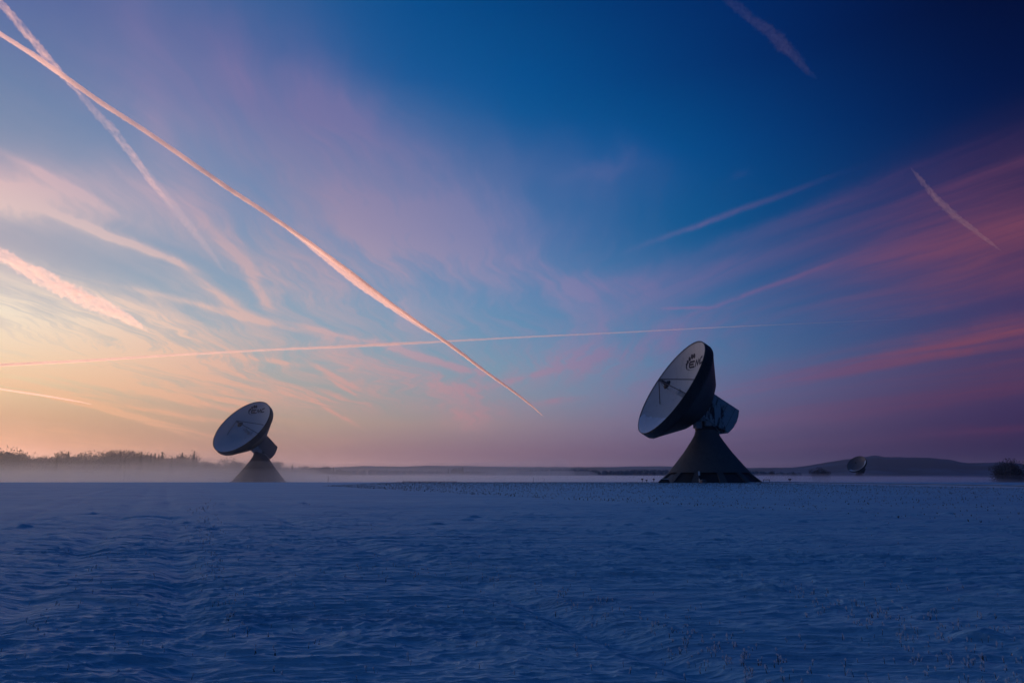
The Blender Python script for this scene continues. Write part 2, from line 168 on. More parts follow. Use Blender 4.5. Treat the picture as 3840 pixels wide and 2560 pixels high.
# wander of the cloud outlines
wv = N.vmath('MULTIPLY', N.vmath('SUBTRACT', N.noise(D, 5.0, 5, 0.6, color=True), (0.5, 0.5, 0.5)), (0.13, 0.13, 0.10))
DW = N.vmath('ADD', D, wv)
wv2 = N.vmath('MULTIPLY', N.vmath('SUBTRACT', N.noise(D, 9.0, 5, 0.65, color=True), (0.5, 0.5, 0.5)), (0.035, 0.035, 0.03))
DS = N.vmath('ADD', D, wv2)
wv3 = N.vmath('MULTIPLY', N.vmath('SUBTRACT', N.noise(D, 16.0, 5, 0.6, color=True), (0.5, 0.5, 0.5)), (0.008, 0.008, 0.008))
DS2 = N.vmath('ADD', D, wv3)
def patch(x, y, length, width, angle, amp, dirn=None):
    c = ray(x, y)
    a = math.radians(angle)
    p = ray(x + 40 * math.cos(a), y + 40 * math.sin(a))
    U = (p - c * p.dot(c)).normalized()
    V = c.cross(U).normalized()
    f = c.dot(FW)                       # pixels off the axis cover a smaller angle
    su, sv = length / 2560 * f, width / 2560 * f
    src = dirn if dirn is not None else DW
    u = N.vmath('DOT_PRODUCT', src, tuple(U / su))
    v = N.vmath('DOT_PRODUCT', src, tuple(V / sv))
    q = N.math('ADD', N.math('MULTIPLY', u, u), N.math('MULTIPLY', v, v))
    g = N.math('EXPONENT', N.math('MULTIPLY', q, -1.0))
    g = N.math('MULTIPLY', g, N.math('GREATER_THAN', N.vmath('DOT_PRODUCT', D, tuple(c)), 0.0))
    return N.math('MULTIPLY', g, amp)
def total(lst, dirn=None):
    out = None
    for b in lst:
        g = patch(*b, dirn=dirn)
        out = g if out is None else N.math('ADD', out, g)
    return out
LEFT = [(1700, 1220, 700, 200, 6, .24), (2300, 1330, 420, 120, -4, .2), (1000, 1010, 420, 130, 14, .22), (2250, 1080, 260, 60, -8, .25), (1300, 680, 950, 300, 30, .30), (10, 1340, 330, 90, 4, .8), (60, 1180, 300, 80, 20, .4), (1050, 640, 420, 120, 30, .25), (1950, 820, 380, 120, 12, .3), (980, 330, 200, 120, 50, .2), (1250, 560, 800, 210, 36, .62), (1500, 850, 360, 95, 6, .55), (1750, 950, 420, 60, 10, .35), (640, 300, 380, 190, 60, .35),
        (2150, 640, 330, 110, 12, .34), (2330, 640, 130, 35, -4, .25), (420, 760, 480, 130, 10, .5), (10, 740, 60, 120, 70, .8),
        (650, 520, 300, 60, 70, .2), (1500, 1010, 500, 60, 3, .3), (100, 1270, 700, 110, 12, .5), (900, 1360, 560, 110, 9, .38),
        (420, 1140, 520, 60, 18, .45), (900, 1180, 340, 50, 24, .35), (1800, 1545, 170, 50, 3, .6), (1720, 1440, 260, 45, 6, .35),
        (1350, 1500, 420, 40, 3, .25), (300, 1640, 700, 26, 2, .25), (2240, 1350, 300, 40, -14, .22), (2100, 1040, 300, 40, 4, .25)]
RIGHT = [(3550, 740, 700, 95, -22, .52), (3100, 880, 850, 42, -20, .42), (3420, 925, 760, 60, -15, .42), (3500, 1090, 560, 45, -13, .48),
         (3500, 1310, 560, 26, -13, .85), (3250, 1385, 700, 75, -9, .35), (3060, 1545, 520, 55, -8, .40), (3740, 1618, 240, 14, -3, .55),
         (2960, 830, 380, 24, -21, .6), (2600, 1040, 280, 26, -20, .42), (2480, 1120, 240, 26, -14, .12), (3720, 900, 420, 110, -16, .42), (3750, 1450, 420, 30, -10, .35),
         (2830, 1420, 330, 35, -10, .28), (3150, 1660, 420, 18, -3, .3), (2700, 1200, 420, 40, -10, .15), (2780, 650, 30, 10, -20, .2)]
mL = N.math('MULTIPLY', total(LEFT), N.math('ADD', N.range(soft, 0.25, 0.7, 0.5, 0.95), N.math('MULTIPLY', N.range(sL, 0.38, 0.64), 0.85)))
lowsky = N.range(dz, 0.42, 0.16)
fl = N.math('SUBTRACT', N.range(fine, 0.34, 0.66, 0.0, 1.1), 0.55)
mL = N.math('MULTIPLY', mL, N.math('ADD', N.math('MULTIPLY', fl, N.math('MULTIPLY_ADD', lowsky, 0.85, 0.26)), 1.0))
RIGHT = [(a, b, c, d * 1.35, e, f * .92) for a, b, c, d, e, f in RIGHT]
mR = N.math('MULTIPLY', total(RIGHT, DS), N.math('MULTIPLY', N.range(sR, 0.3, 0.68, 0.45, 1.4), N.range(fineR, 0.3, 0.7, 0.6, 1.4)))
# long thin old vapour streaks drawn along the wind, low on the sunset side
THIN = [(160, 1380, 260, 6, 7, .5), (560, 1470, 300, 9, 12, .6), (700, 1560, 260, 7, 9, .5), (330, 1515, 330, 8, 17, .6), (190, 1465, 200, 6, 15, .4),
        (170, 1487, 190, 3, 10, .7), (480, 1556, 330, 7, 14, .5), (820, 1495, 180, 6, 11, .5), (780, 1418, 120, 4, 12, .6), (1000, 1350, 240, 8, 8, .3),
        (1560, 1330, 150, 11, 19, .85), (1710, 1375, 130, 8, 15, .5), (1225, 1395, 90, 7, 28, .6), (1300, 1460, 60, 4, 32, .6), (1255, 1545, 70, 6, 30, .7),
        (430, 890, 200, 11, 21, .75), (600, 950, 120, 10, 26, .5), (760, 1060, 140, 14, 36, .35), (820, 890, 130, 16, 48, .35), (950, 1040, 130, 18, 62, .4),
        (330, 520, 230, 12, 52, .0), (2740, 800, 260, 8, -20, .4), (2580, 1155, 80, 4, -1, .5), (2870, 1080, 260, 6, -20, .3), (250, 700, 200, 14, 28, .3),
        (2120, 1500, 90, 9, -8, .35), (2060, 1390, 240, 9, -14, .25), (1150, 1010, 60, 60, 0, .0), (850, 1170, 330, 9, 14, .35), (1330, 1270, 240, 7, 14, .3), (60, 1440, 300, 5, 9, .5)]
THIN2 = [(a, b, c, d * 1.25, e, min(1.6, f * 2.3)) for a, b, c, d, e, f in THIN if f > 0]
mT = N.math('MULTIPLY', total([t for t in THIN2], DS2), N.range(fine, 0.3, 0.7, 0.35, 1.25))
mL = N.math('ADD', mL, mT)

# away from the view the same thin cirrus goes on
veil = N.math('MULTIPLY', N.range(dy, 0.75, 0.3), N.math('MULTIPLY', N.range(sL, 0.42, 0.75), 0.2))
m = N.math('ADD', N.math('ADD', mL, mR), veil)
m = N.math('MINIMUM', m, 0.92)
m = N.math('MULTIPLY', m, N.range(dz, -0.01, 0.05))
skycol = N.mix(m, clear, cloud)
nishita = N.new('ShaderNodeTexSky', sky_type='NISHITA')
nishita.sun_disc = False
nishita.sun_elevation = max(SUN_EL, math.radians(-1.2))
nishita.sun_rotation = SUN_AZ
bg1 = N.new('ShaderNodeBackground'); N.put(bg1.inputs[0], skycol); bg1.inputs[1].default_value = 1.0
bg2 = N.new('ShaderNodeBackground'); N.put(bg2.inputs[0], N.vmath('MULTIPLY', nishita.outputs[0], (0.04, 0.25, 0.5))); bg2.inputs[1].default_value = 0.05
add = N.new('ShaderNodeAddShader'); wt.links.new(bg1.outputs[0], add.inputs[0]); wt.links.new(bg2.outputs[0], add.inputs[1])
wo = N.new('ShaderNodeOutputWorld'); wt.links.new(add.outputs[0], wo.inputs[0])
world.cycles.sampling_method = 'MANUAL'
world.cycles.sample_map_resolution = 1024
# ---------------------------------------------------------------- materials
def material(name, build):
    m = bpy.data.materials.new(name)
    m.use_nodes = True
    m.node_tree.nodes.clear()
    n = Nodes(m.node_tree)
    out = n.new('ShaderNodeOutputMaterial')
    build(n, out)
    return m

def pbr(n, out, col, rough=0.6, spec=0.5, metal=0.0, bump=None, sheen=None):
    b = n.new('ShaderNodeBsdfPrincipled')
    n.put(b.inputs['Base Color'], col)
    n.put(b.inputs['Roughness'], rough)
    n.put(b.inputs['Metallic'], metal)
    n.put(b.inputs['Specular IOR Level'], spec)
    if bump is not None:
        h, strength, dist = bump
        bn = n.new('ShaderNodeBump')
        bn.inputs['Strength'].default_value = strength
        bn.inputs['Distance'].default_value = dist
        n.put(bn.inputs['Height'], h)
        n.t.links.new(bn.outputs[0], b.inputs['Normal'])
    n.t.links.new(b.outputs[0], out.inputs['Surface'])
    return b

def coords(n, kind='Object'):
    return n.new('ShaderNodeTexCoord').outputs[kind]
def scaled(n, v, s):
    return n.vmath('MULTIPLY', v, s)

def m_snow(n, out):
    g = n.new('ShaderNodeNewGeometry').outputs['Position']
    a = n.noise(scaled(n, g, (0.05, 0.16, 0.1)), 1.0, 5, 0.6)
    b = n.noise(scaled(n, g, (2.0, 9.0, 3.0)), 1.0, 5, 0.65)
    c = n.noise(scaled(n, g, (9, 36, 20)), 1.0, 3, 0.7)
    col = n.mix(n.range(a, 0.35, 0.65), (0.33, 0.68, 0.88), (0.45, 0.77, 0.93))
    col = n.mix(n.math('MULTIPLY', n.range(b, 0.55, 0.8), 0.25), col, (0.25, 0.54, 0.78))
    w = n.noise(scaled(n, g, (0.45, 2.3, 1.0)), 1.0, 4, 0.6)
    ripple_shade = n.noise(scaled(n, g, (0.30, 0.9, 1.0)), 1.0, 6, 0.7)
    col = n.mix(n.math('MULTIPLY', n.range(ripple_shade, 0.50, 0.64), 0.45), col, (0.20, 0.46, 0.70))  # darker streaks in the colour stand in for shaded ripple fronts
    h = n.math('ADD', n.math('MULTIPLY', w, 0.17), n.math('ADD', n.math('MULTIPLY', b, 0.075), n.math('MULTIPLY', c, 0.022)))
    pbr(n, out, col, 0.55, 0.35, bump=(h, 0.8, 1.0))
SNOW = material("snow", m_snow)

def m_fresh(n, out):
    g = coords(n)
    c = n.noise(g, 9.0, 4, 0.7)
    pbr(n, out, n.mix(c, (0.66, 0.74, 0.86), (0.86, 0.90, 0.95)), 0.6, 0.3, bump=(c, 0.6, 0.05))
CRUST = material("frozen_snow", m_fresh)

def flat(name, col, rough=0.6, var=0.15, scale=2.0, spec=0.4, bump=0.0, metal=0.0):
    def f(n, out):
        g = coords(n)
        a = n.noise(g, scale, 5, 0.6)
        dark = tuple(c * (1 - var) for c in col); light = tuple(min(1, c * (1 + var)) for c in col)
        pbr(n, out, n.mix(a, dark, light), rough, spec, metal=metal, bump=(a, bump, 0.05) if bump else None)
    return material(name, f)

def m_concrete(n, out):
    g = coords(n)
    a = n.noise(g, 0.5, 6, 0.65)
    st = n.noise(scaled(n, g, (1.6, 1.6, 0.10)), 2.2, 5, 0.6)
    col = n.mix(a, (0.10, 0.105, 0.115), (0.17, 0.17, 0.18))
    col = n.mix(n.math('MULTIPLY', n.range(st, 0.5, 0.75), 0.6), col, (0.055, 0.055, 0.06))
    pbr(n, out, col, 0.8, 0.3, bump=(n.math('ADD', a, st), 0.25, 0.04))
CONCRETE = material("weathered_concrete", m_concrete)
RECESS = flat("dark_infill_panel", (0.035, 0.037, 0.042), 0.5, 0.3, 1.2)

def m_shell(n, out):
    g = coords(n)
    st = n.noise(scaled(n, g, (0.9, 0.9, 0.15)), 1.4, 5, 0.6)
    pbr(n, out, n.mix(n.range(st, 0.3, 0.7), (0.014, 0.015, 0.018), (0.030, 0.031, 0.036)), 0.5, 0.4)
SHELL = material("shaded_shell_paint", m_shell)  # near-black colour carries the shade on the down-facing back of the dish

def m_box(n, out):
    g = coords(n)
    st = n.noise(scaled(n, g, (0.55, 0.55, 0.10)), 1.8, 6, 0.68)
    sm = n.noise(scaled(n, g, (0.25, 0.25, 0.16)), 1.1, 4, 0.6)
    mask = n.math('MULTIPLY', n.range(st, 0.46, 0.56), n.range(sm, 0.44, 0.52))
    col = n.mix(n.noise(g, 0.6, 5, 0.6), (0.34, 0.37, 0.40), (0.46, 0.49, 0.52))
    pbr(n, out, n.mix(mask, col, (0.03, 0.032, 0.035)), 0.5, 0.4)
BOXPAINT = material("streaked_white_paint", m_box)

def m_dish(n, out):
    g = coords(n)
    a = n.noise(g, 0.22, 5, 0.6)
    b = n.noise(scaled(n, g, (1.2, 1.2, 0.2)), 1.0, 5, 0.65)
    col = n.mix(a, (0.50, 0.50, 0.51), (0.62, 0.62, 0.63))
    col = n.mix(n.math('MULTIPLY', n.range(b, 0.5, 0.8), 0.45), col, (0.25, 0.25, 0.27))
    pbr(n, out, col, 0.42, 0.5)
DISHPAINT = material("dish_white_paint", m_dish)

def m_dish_dirty(n, out):
    g = coords(n)
    a = n.noise(g, 0.22, 5, 0.6)
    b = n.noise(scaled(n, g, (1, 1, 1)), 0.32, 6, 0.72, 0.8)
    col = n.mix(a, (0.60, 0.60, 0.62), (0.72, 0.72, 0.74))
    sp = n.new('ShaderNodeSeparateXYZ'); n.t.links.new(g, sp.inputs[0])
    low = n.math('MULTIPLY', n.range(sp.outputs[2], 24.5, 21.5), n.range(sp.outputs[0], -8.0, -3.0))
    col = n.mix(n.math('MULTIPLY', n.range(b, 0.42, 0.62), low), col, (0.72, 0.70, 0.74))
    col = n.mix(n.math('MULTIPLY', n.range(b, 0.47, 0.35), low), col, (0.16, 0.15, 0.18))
    pbr(n, out, col, 0.42, 0.5)
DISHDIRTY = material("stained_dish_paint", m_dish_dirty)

LOGO = flat("logo_blue", (0.010, 0.014, 0.05), 0.6, 0.1)
STEEL = flat("grey_steel", (0.16, 0.15, 0.16), 0.5, 0.2, metal=0.3)
DARKSTEEL = flat("dark_steel", (0.03, 0.03, 0.035), 0.5, 0.2)
HOUSING = flat("drive_housing_paint", (0.40, 0.33, 0.33), 0.6, 0.15)
WHITEPAINT = flat("white_paint", (0.75, 0.75, 0.76), 0.5, 0.08)
BARK = flat("bark", (0.035, 0.028, 0.026), 0.9, 0.3, 4.0)
WOODS = flat("hazed_far_woods", (0.13, 0.17, 0.23), 0.9, 0.3, 0.05)  # pale blue colour carries the veil of distance haze
TWIG = flat("hazed_twigs", (0.14, 0.125, 0.135), 0.9, 0.4, 0.4)  # twig colour lightened to carry some of the haze
NEEDLE = flat("dark_needles", (0.030, 0.036, 0.032), 0.9, 0.4, 0.4)
STALK = flat("dry_stalk", (0.10, 0.09, 0.085), 0.9, 0.4, 8.0)
FROST = flat("hoar_frost", (0.78, 0.80, 0.86), 0.8, 0.1, 12.0)
ASPHALT = flat("asphalt", (0.035, 0.036, 0.042), 0.8, 0.25, 0.6)
REED = flat("dry_reed", (0.22, 0.19, 0.18), 0.9, 0.3, 0.3)

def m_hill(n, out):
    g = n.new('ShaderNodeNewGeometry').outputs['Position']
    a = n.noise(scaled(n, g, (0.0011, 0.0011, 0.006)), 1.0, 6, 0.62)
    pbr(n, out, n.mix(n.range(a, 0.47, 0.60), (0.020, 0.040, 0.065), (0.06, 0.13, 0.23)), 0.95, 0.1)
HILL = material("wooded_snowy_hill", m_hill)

# ---------------------------------------------------------------- object helpers
def tag(o, label=None, category=None, group=None, kind=None):
    if label: o['label'] = label
    if category: o['category'] = category
    if group: o['group'] = group
    if kind: o['kind'] = kind
    return o

def empty(name, loc, **kw):
    o = bpy.data.objects.new(name, None)
    o.empty_display_size = 1.0
    o.location = loc
    C.objects.link(o)
    return tag(o, **kw)

def mesh_obj(name, verts, faces, mat, parent=None, smooth=False, **kw):
    """verts in the frame of the parent (or world when there is none)"""
    me = bpy.data.meshes.new(name)
    if isinstance(verts, np.ndarray):
        verts = verts.astype(float).tolist()
    me.from_pydata([tuple(v) for v in verts], [], [tuple(f) for f in faces])
    me.update()
    if smooth:
        me.polygons.foreach_set('use_smooth', [True] * len(me.polygons))
    if mat: me.materials.append(mat)
    o = bpy.data.objects.new(name, me)
    C.objects.link(o)
    if parent: o.parent = parent
    return tag(o, **kw)

class MB:
    def __init__(self):
        self.v = []; self.f = []
    def add(self, vs, fs):
        k = len(self.v)
        self.v += [tuple(v) for v in vs]
        self.f += [tuple(i + k for i in f) for f in fs]
        return self
    def box(self, c, s, ax=None):
        ax = ax or (Vector((1, 0, 0)), Vector((0, 1, 0)), Vector((0, 0, 1)))
        c = Vector(c)
        p = [c + ax[0] * (s[0] / 2 * i) + ax[1] * (s[1] / 2 * j) + ax[2] * (s[2] / 2 * k) for i in (-1, 1) for j in (-1, 1) for k in (-1, 1)]
        return self.add(p, [(0, 1, 3, 2), (4, 6, 7, 5), (0, 4, 5, 1), (2, 3, 7, 6), (0, 2, 6, 4), (1, 5, 7, 3)])
    def tube(self, pts, radii, seg=8, cap=True):
        pts = [Vector(p) for p in pts]
        rings = []
        for i, p in enumerate(pts):
            d = (pts[min(i + 1, len(pts) - 1)] - pts[max(i - 1, 0)]).normalized()
            a = d.cross(Vector((0, 0, 1)))
            if a.length < 1e-3: a = d.cross(Vector((1, 0, 0)))
            a.normalize(); b = d.cross(a)
            r = radii[i] if hasattr(radii, '__len__') else radii
            rings.append([p + a * (r * math.cos(2 * math.pi * k / seg)) + b * (r * math.sin(2 * math.pi * k / seg)) for k in range(seg)])
        vs = [v for r in rings for v in r]; fs = []
        for i in range(len(pts) - 1):
            for k in range(seg):
                a, b = i * seg + k, i * seg + (k + 1) % seg
                fs.append((a, b, b + seg, a + seg))
        if cap:
            fs.append(tuple(range(seg))[::-1]); fs.append(tuple(range(len(vs) - seg, len(vs))))
        return self.add(vs, fs)
    def build(self, name, mat, parent=None, **kw):
        return mesh_obj(name, self.v, self.f, mat, parent, **kw)

def lathe(profile, seg, O, X, Y, Z, closed=False, a0=0.0, a1=2 * math.pi):
    """profile of (radius, height along Z) turned about Z through O"""
    full = abs(a1 - a0 - 2 * math.pi) < 1e-6
    cols = seg if full else seg + 1
    vs = []; fs = []
    for i in range(cols):
        a = a0 + (a1 - a0) * i / seg
        d = X * math.cos(a) + Y * math.sin(a)
        for r, z in profile:
            vs.append(O + d * r + Z * z)
    m = len(profile)
    for i in range(seg):
        j = (i + 1) % cols
        for k in range(m - 1 if not closed else m):
            k2 = (k + 1) % m
            fs.append((i * m + k, j * m + k, j * m + k2, i * m + k2))
    if closed and not full:
        fs.append(tuple(range(m))[::-1]); fs.append(tuple((cols - 1) * m + k for k in range(m)))
    return vs, fs

# ---------------------------------------------------------------- numpy noise for the land
def hash2(ix, iy, seed):
    h = (ix.astype(np.int64) * 374761393 + iy.astype(np.int64) * 668265263 + seed * 974634777) & 0x7fffffff
    h = ((h ^ (h >> 13)) * 1274126177) & 0x7fffffff
    h = (h ^ (h >> 16)) & 0x7fffffff
    return (h % 100003) / 100003.0
def gnoise(x, y, seed=0):
    x0 = np.floor(x); y0 = np.floor(y); fx = x - x0; fy = y - y0
    u = fx * fx * fx * (fx * (fx * 6 - 15) + 10); v = fy * fy * fy * (fy * (fy * 6 - 15) + 10)
    def g(i, j):
        a = hash2(x0 + i, y0 + j, seed) * 2 * np.pi
        return np.cos(a) * (fx - i) + np.sin(a) * (fy - j)
    a = g(0, 0); b = g(1, 0); c = g(0, 1); d = g(1, 1)
    return ((a * (1 - u) + b * u) * (1 - v) + (c * (1 - u) + d * u) * v) * 1.5
def sstep(a, b, x):
    t = np.clip((x - a) / (b - a), 0, 1); return t * t * (3 - 2 * t)

LOW = -2.2
def land(x, y, step):
    """height and forward lean of the snow at x, y; step = spacing of the sheet there (finer waves are left out)"""
    r = np.hypot(x, y)
    base = LOW * sstep(188, 262, np.where(y > 0, y + 0.02 * np.abs(x), r * 0.6)) 
    base = np.where(r > 330, LOW, base)
    big = 0.04 * gnoise(x / 19, y / 9, 1) + 0.02 * gnoise(x / 7.0 + 3, y / 3.4, 2)
    near = 1 - sstep(120, 190, r)
    h = big * near
    lean = np.zeros_like(h)
    wx = x + 0.9 * gnoise(x / 3.1, y / 2.1, 9); wy = y + 0.06 * x + 0.28 * gnoise(x / 3.4, y / 1.6, 10)
    patch_ = 0.7 + 0.3 * sstep(-0.35, 0.45, gnoise(x / 5.5, y / 3.5, 12))
    for wl, lx, amp, sd in ((5.0, 16.0, 0.035, 19), (2.1, 9.0, 0.034, 20), (0.95, 4.0, 0.036, 21), (0.46, 1.6, 0.042, 22), (0.21, 0.62, 0.038, 23), (0.10, 0.26, 0.019, 24)):
        fade = np.clip((wl / np.maximum(step, 1e-3) - 1.3) / 1.5, 0, 1)
        n = gnoise(wx / lx + sd, wy / wl, sd)
        rd = 1 - np.abs(n) * 2.2
        rd = np.where(rd > 0, rd * rd, 0.0)
        q = (0.55 * rd + 0.45 * n) * amp * fade * patch_ * near
        h = h + q; lean = lean + q
    lump = gnoise(x / 1.0 + 40, y / 0.55, 31)
    lump = np.clip(lump - 0.62, 0, 1) * 0.26 * np.clip((1.2 / np.maximum(step, 1e-3) - 1.0), 0, 1) * near
    h = h + lump; lean = lean + lump * 0.8
    # two old sledge tracks running away from the camera, half filled with drift
    for q, tx in enumerate((-14, -11.6, -7.0, -5.2, -1.5, 0.4, 4.5)):
        d = (x - (tx - 0.50 * y) + 0.10 * gnoise(y / 9.0, y * 0 + q, 50 + q)) / (0.26 + 0.004 * r)
        h = h - 0.10 * np.exp(-d * d) * near * (0.35 + 0.65 * sstep(-0.3, 0.35, gnoise(y / 4.5, x * 0 + q * 3.3, 70 + q)))
    return base + h, -0.85 * lean

def build_ground():
    th = np.concatenate([np.linspace(0.60, 0.285, 40, endpoint=False), np.linspace(0.285, 0.0079, 1180)])   # angle below the horizon
    r_near = EYE / np.tan(th)
    r_far = np.geomspace(r_near[-1] * 1.02, 420, 36)
    r_out = np.geomspace(480, 16000, 14)
    rad = np.concatenate([r_near, r_far, r_out])
    A0 = math.radians(47)
    ang = np.concatenate([np.linspace(-A0, A0, 960), np.linspace(A0, 2 * math.pi - A0, 90)[1:-1]])
    n_a = len(ang); n_r = len(rad)
    R, A = np.meshgrid(rad, ang, indexing='ij')
    X = R * np.sin(A); Y = R * np.cos(A)
    dr = np.gradient(rad); step = np.maximum(dr * 0.9, rad * 0.0017)[:, None] * np.ones((1, n_a))
    step[:, 960:] = np.maximum(step[:, 960:], R[:, 960:] * 0.05)
    Z, lean = land(X, Y, step)
    Y = Y + lean
    co = np.stack([X, Y, Z], -1).reshape(-1, 3)
    co = np.vstack([co, [[0, 0, 0.0]]])
    i = np.arange(n_r - 1)[:, None]; j = np.arange(n_a)[None, :]; j2 = (j + 1) % n_a
    quads = np.stack([i * n_a + j, i * n_a + j2, (i + 1) * n_a + j2, (i + 1) * n_a + j], -1).reshape(-1, 4)[:, ::-1]
    tris = np.stack([np.full(n_a, len(co) - 1), (np.arange(n_a) + 1) % n_a, np.arange(n_a)], -1)
    me = bpy.data.meshes.new('snow_field')
    nq, nt = len(quads), len(tris)
    me.vertices.add(len(co)); me.vertices.foreach_set('co', co.ravel())
    me.loops.add(nq * 4 + nt * 3); me.loops.foreach_set('vertex_index', np.concatenate([quads.ravel(), tris.ravel()]).astype(np.int32))
    me.polygons.add(nq + nt)
    me.polygons.foreach_set('loop_start', np.concatenate([np.arange(nq) * 4, nq * 4 + np.arange(nt) * 3]).astype(np.int32))
    me.polygons.foreach_set('use_smooth', np.ones(nq + nt, bool))
    me.update(calc_edges=True); me.validate()
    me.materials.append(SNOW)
    o = bpy.data.objects.new('snow_field', me); C.objects.link(o)
    tag(o, 'wind-rippled snow covering the flat field out to the horizon', None, None, 'structure')
build_ground()
def ground_z(x, y):
    z, l = land(np.array([float(x)]), np.array([float(y)]), np.array([0.3]))
    return float(z[0])

# ---------------------------------------------------------------- hills on the horizon
def ridge(name, pts, dist, depth, label, seed):
    xs = np.arange(-300, 4160, 12.0)
    ys = np.interp(xs, [p[0] for p in pts], [p[1] for p in pts])
    vs = []; fs = []
    K = 9
    for i, x in enumerate(xs):
        h = (1786 - ys[i]) / 2560 * dist * 0.98
        h *= 1 + 0.02 * float(gnoise(np.array([x / 30.]), np.array([seed * 3.1]), seed)[0])
        rr = ray(x, 1786); az = math.atan2(rr.x, rr.y)
        f = math.hypot(rr.x, rr.y) / math.hypot(rr.y, 0)         # keep the ridge a straight band ahead
        for k in range(K):
            t = k / (K - 1)
            dd = dist - depth * (1 - t)
            bump = 1 + 0.12 * float(gnoise(np.array([x / 160.]), np.array([t * 3 + seed]), seed + 5)[0]) * (1 - t)
            z = LOW - 3 + (h + 4) * (math.sin(t * math.pi / 2) ** 1.25) * bump
            vs.append((math.sin(az) * dd, math.cos(az) * dd, z))
        vs.append((math.sin(az) * (dist + depth * 0.4), math.cos(az) * (dist + depth * 0.4), LOW - 3))
    m = K + 1
    for i in range(len(xs) - 1):
        for k in range(m - 1):
            fs.append((i * m + k, (i + 1) * m + k, (i + 1) * m + k + 1, i * m + k + 1))
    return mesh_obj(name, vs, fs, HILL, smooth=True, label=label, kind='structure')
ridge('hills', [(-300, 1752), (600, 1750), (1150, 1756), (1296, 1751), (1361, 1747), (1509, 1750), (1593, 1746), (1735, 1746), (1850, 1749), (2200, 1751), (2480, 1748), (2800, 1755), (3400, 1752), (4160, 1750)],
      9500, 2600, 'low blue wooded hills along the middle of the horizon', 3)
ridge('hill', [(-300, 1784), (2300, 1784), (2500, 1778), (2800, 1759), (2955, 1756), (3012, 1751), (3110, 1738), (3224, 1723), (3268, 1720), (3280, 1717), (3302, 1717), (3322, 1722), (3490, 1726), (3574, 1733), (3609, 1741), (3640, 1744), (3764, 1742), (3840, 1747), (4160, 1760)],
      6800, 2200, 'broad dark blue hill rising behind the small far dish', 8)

# ---------------------------------------------------------------- road
def strip(name, left, right, z, mat, **kw):
    vs = []; fs = []
    for a, b in zip(left, right):
        vs += [(a[0], a[1], z(a)), (b[0], b[1], z(b))]
    for i in range(len(left) - 1):
        fs.append((2 * i, 2 * i + 1, 2 * i + 3, 2 * i + 2))
    return mesh_obj(name, vs, fs, mat, smooth=True, **kw)
def road_x(y):
    return 73.0 - (y - 97) * 0.115
ys = [20 + 4 * i for i in range(52)]
def raise_(h):
    return lambda p: LOW * float(sstep(188, 262, np.array(p[1] + 0.02 * abs(p[0])))) + h
rp = lambda off: [(road_x(y) + off, y) for y in ys]
# a low bank of ploughed snow either side, the tarmac between
def bank(off, w, hgt, seed, label):
    vs = []; fs = []
    prof = [(-w, -0.25), (-w * 0.5, hgt * 0.75), (0, hgt), (w * 0.5, hgt * 0.6), (w, -0.25)]
    yy = np.arange(20, 224, 0.8)
    nz = gnoise(yy / 2.3, yy * 0 + seed, seed)
    for i, y in enumerate(yy):
        for a, b in prof:
            vs.append((road_x(y) + off + a, y, raise_(0)((road_x(y), y)) + (b * (1 + 0.6 * nz[i]) if b > 0 else b)))
    for i in range(len(yy) - 1):
        for k in range(4):
            fs.append((i * 5 + k, i * 5 + k + 1, (i + 1) * 5 + k + 1, (i + 1) * 5 + k))
    mesh_obj('snow_bank', vs, fs, CRUST, smooth=True, label=label, kind='structure')
strip('road', rp(-2.6), rp(2.6), raise_(0.20), ASPHALT, kind='structure', label='narrow cleared tarmac road running towards the right hand antenna')
bank(-4.9, 2.4, 0.13, 5, 'low ploughed snow verge on the near side of the road')
bank(4.4, 1.7, 0.26, 6, 'low ploughed snow verge on the far side of the road')
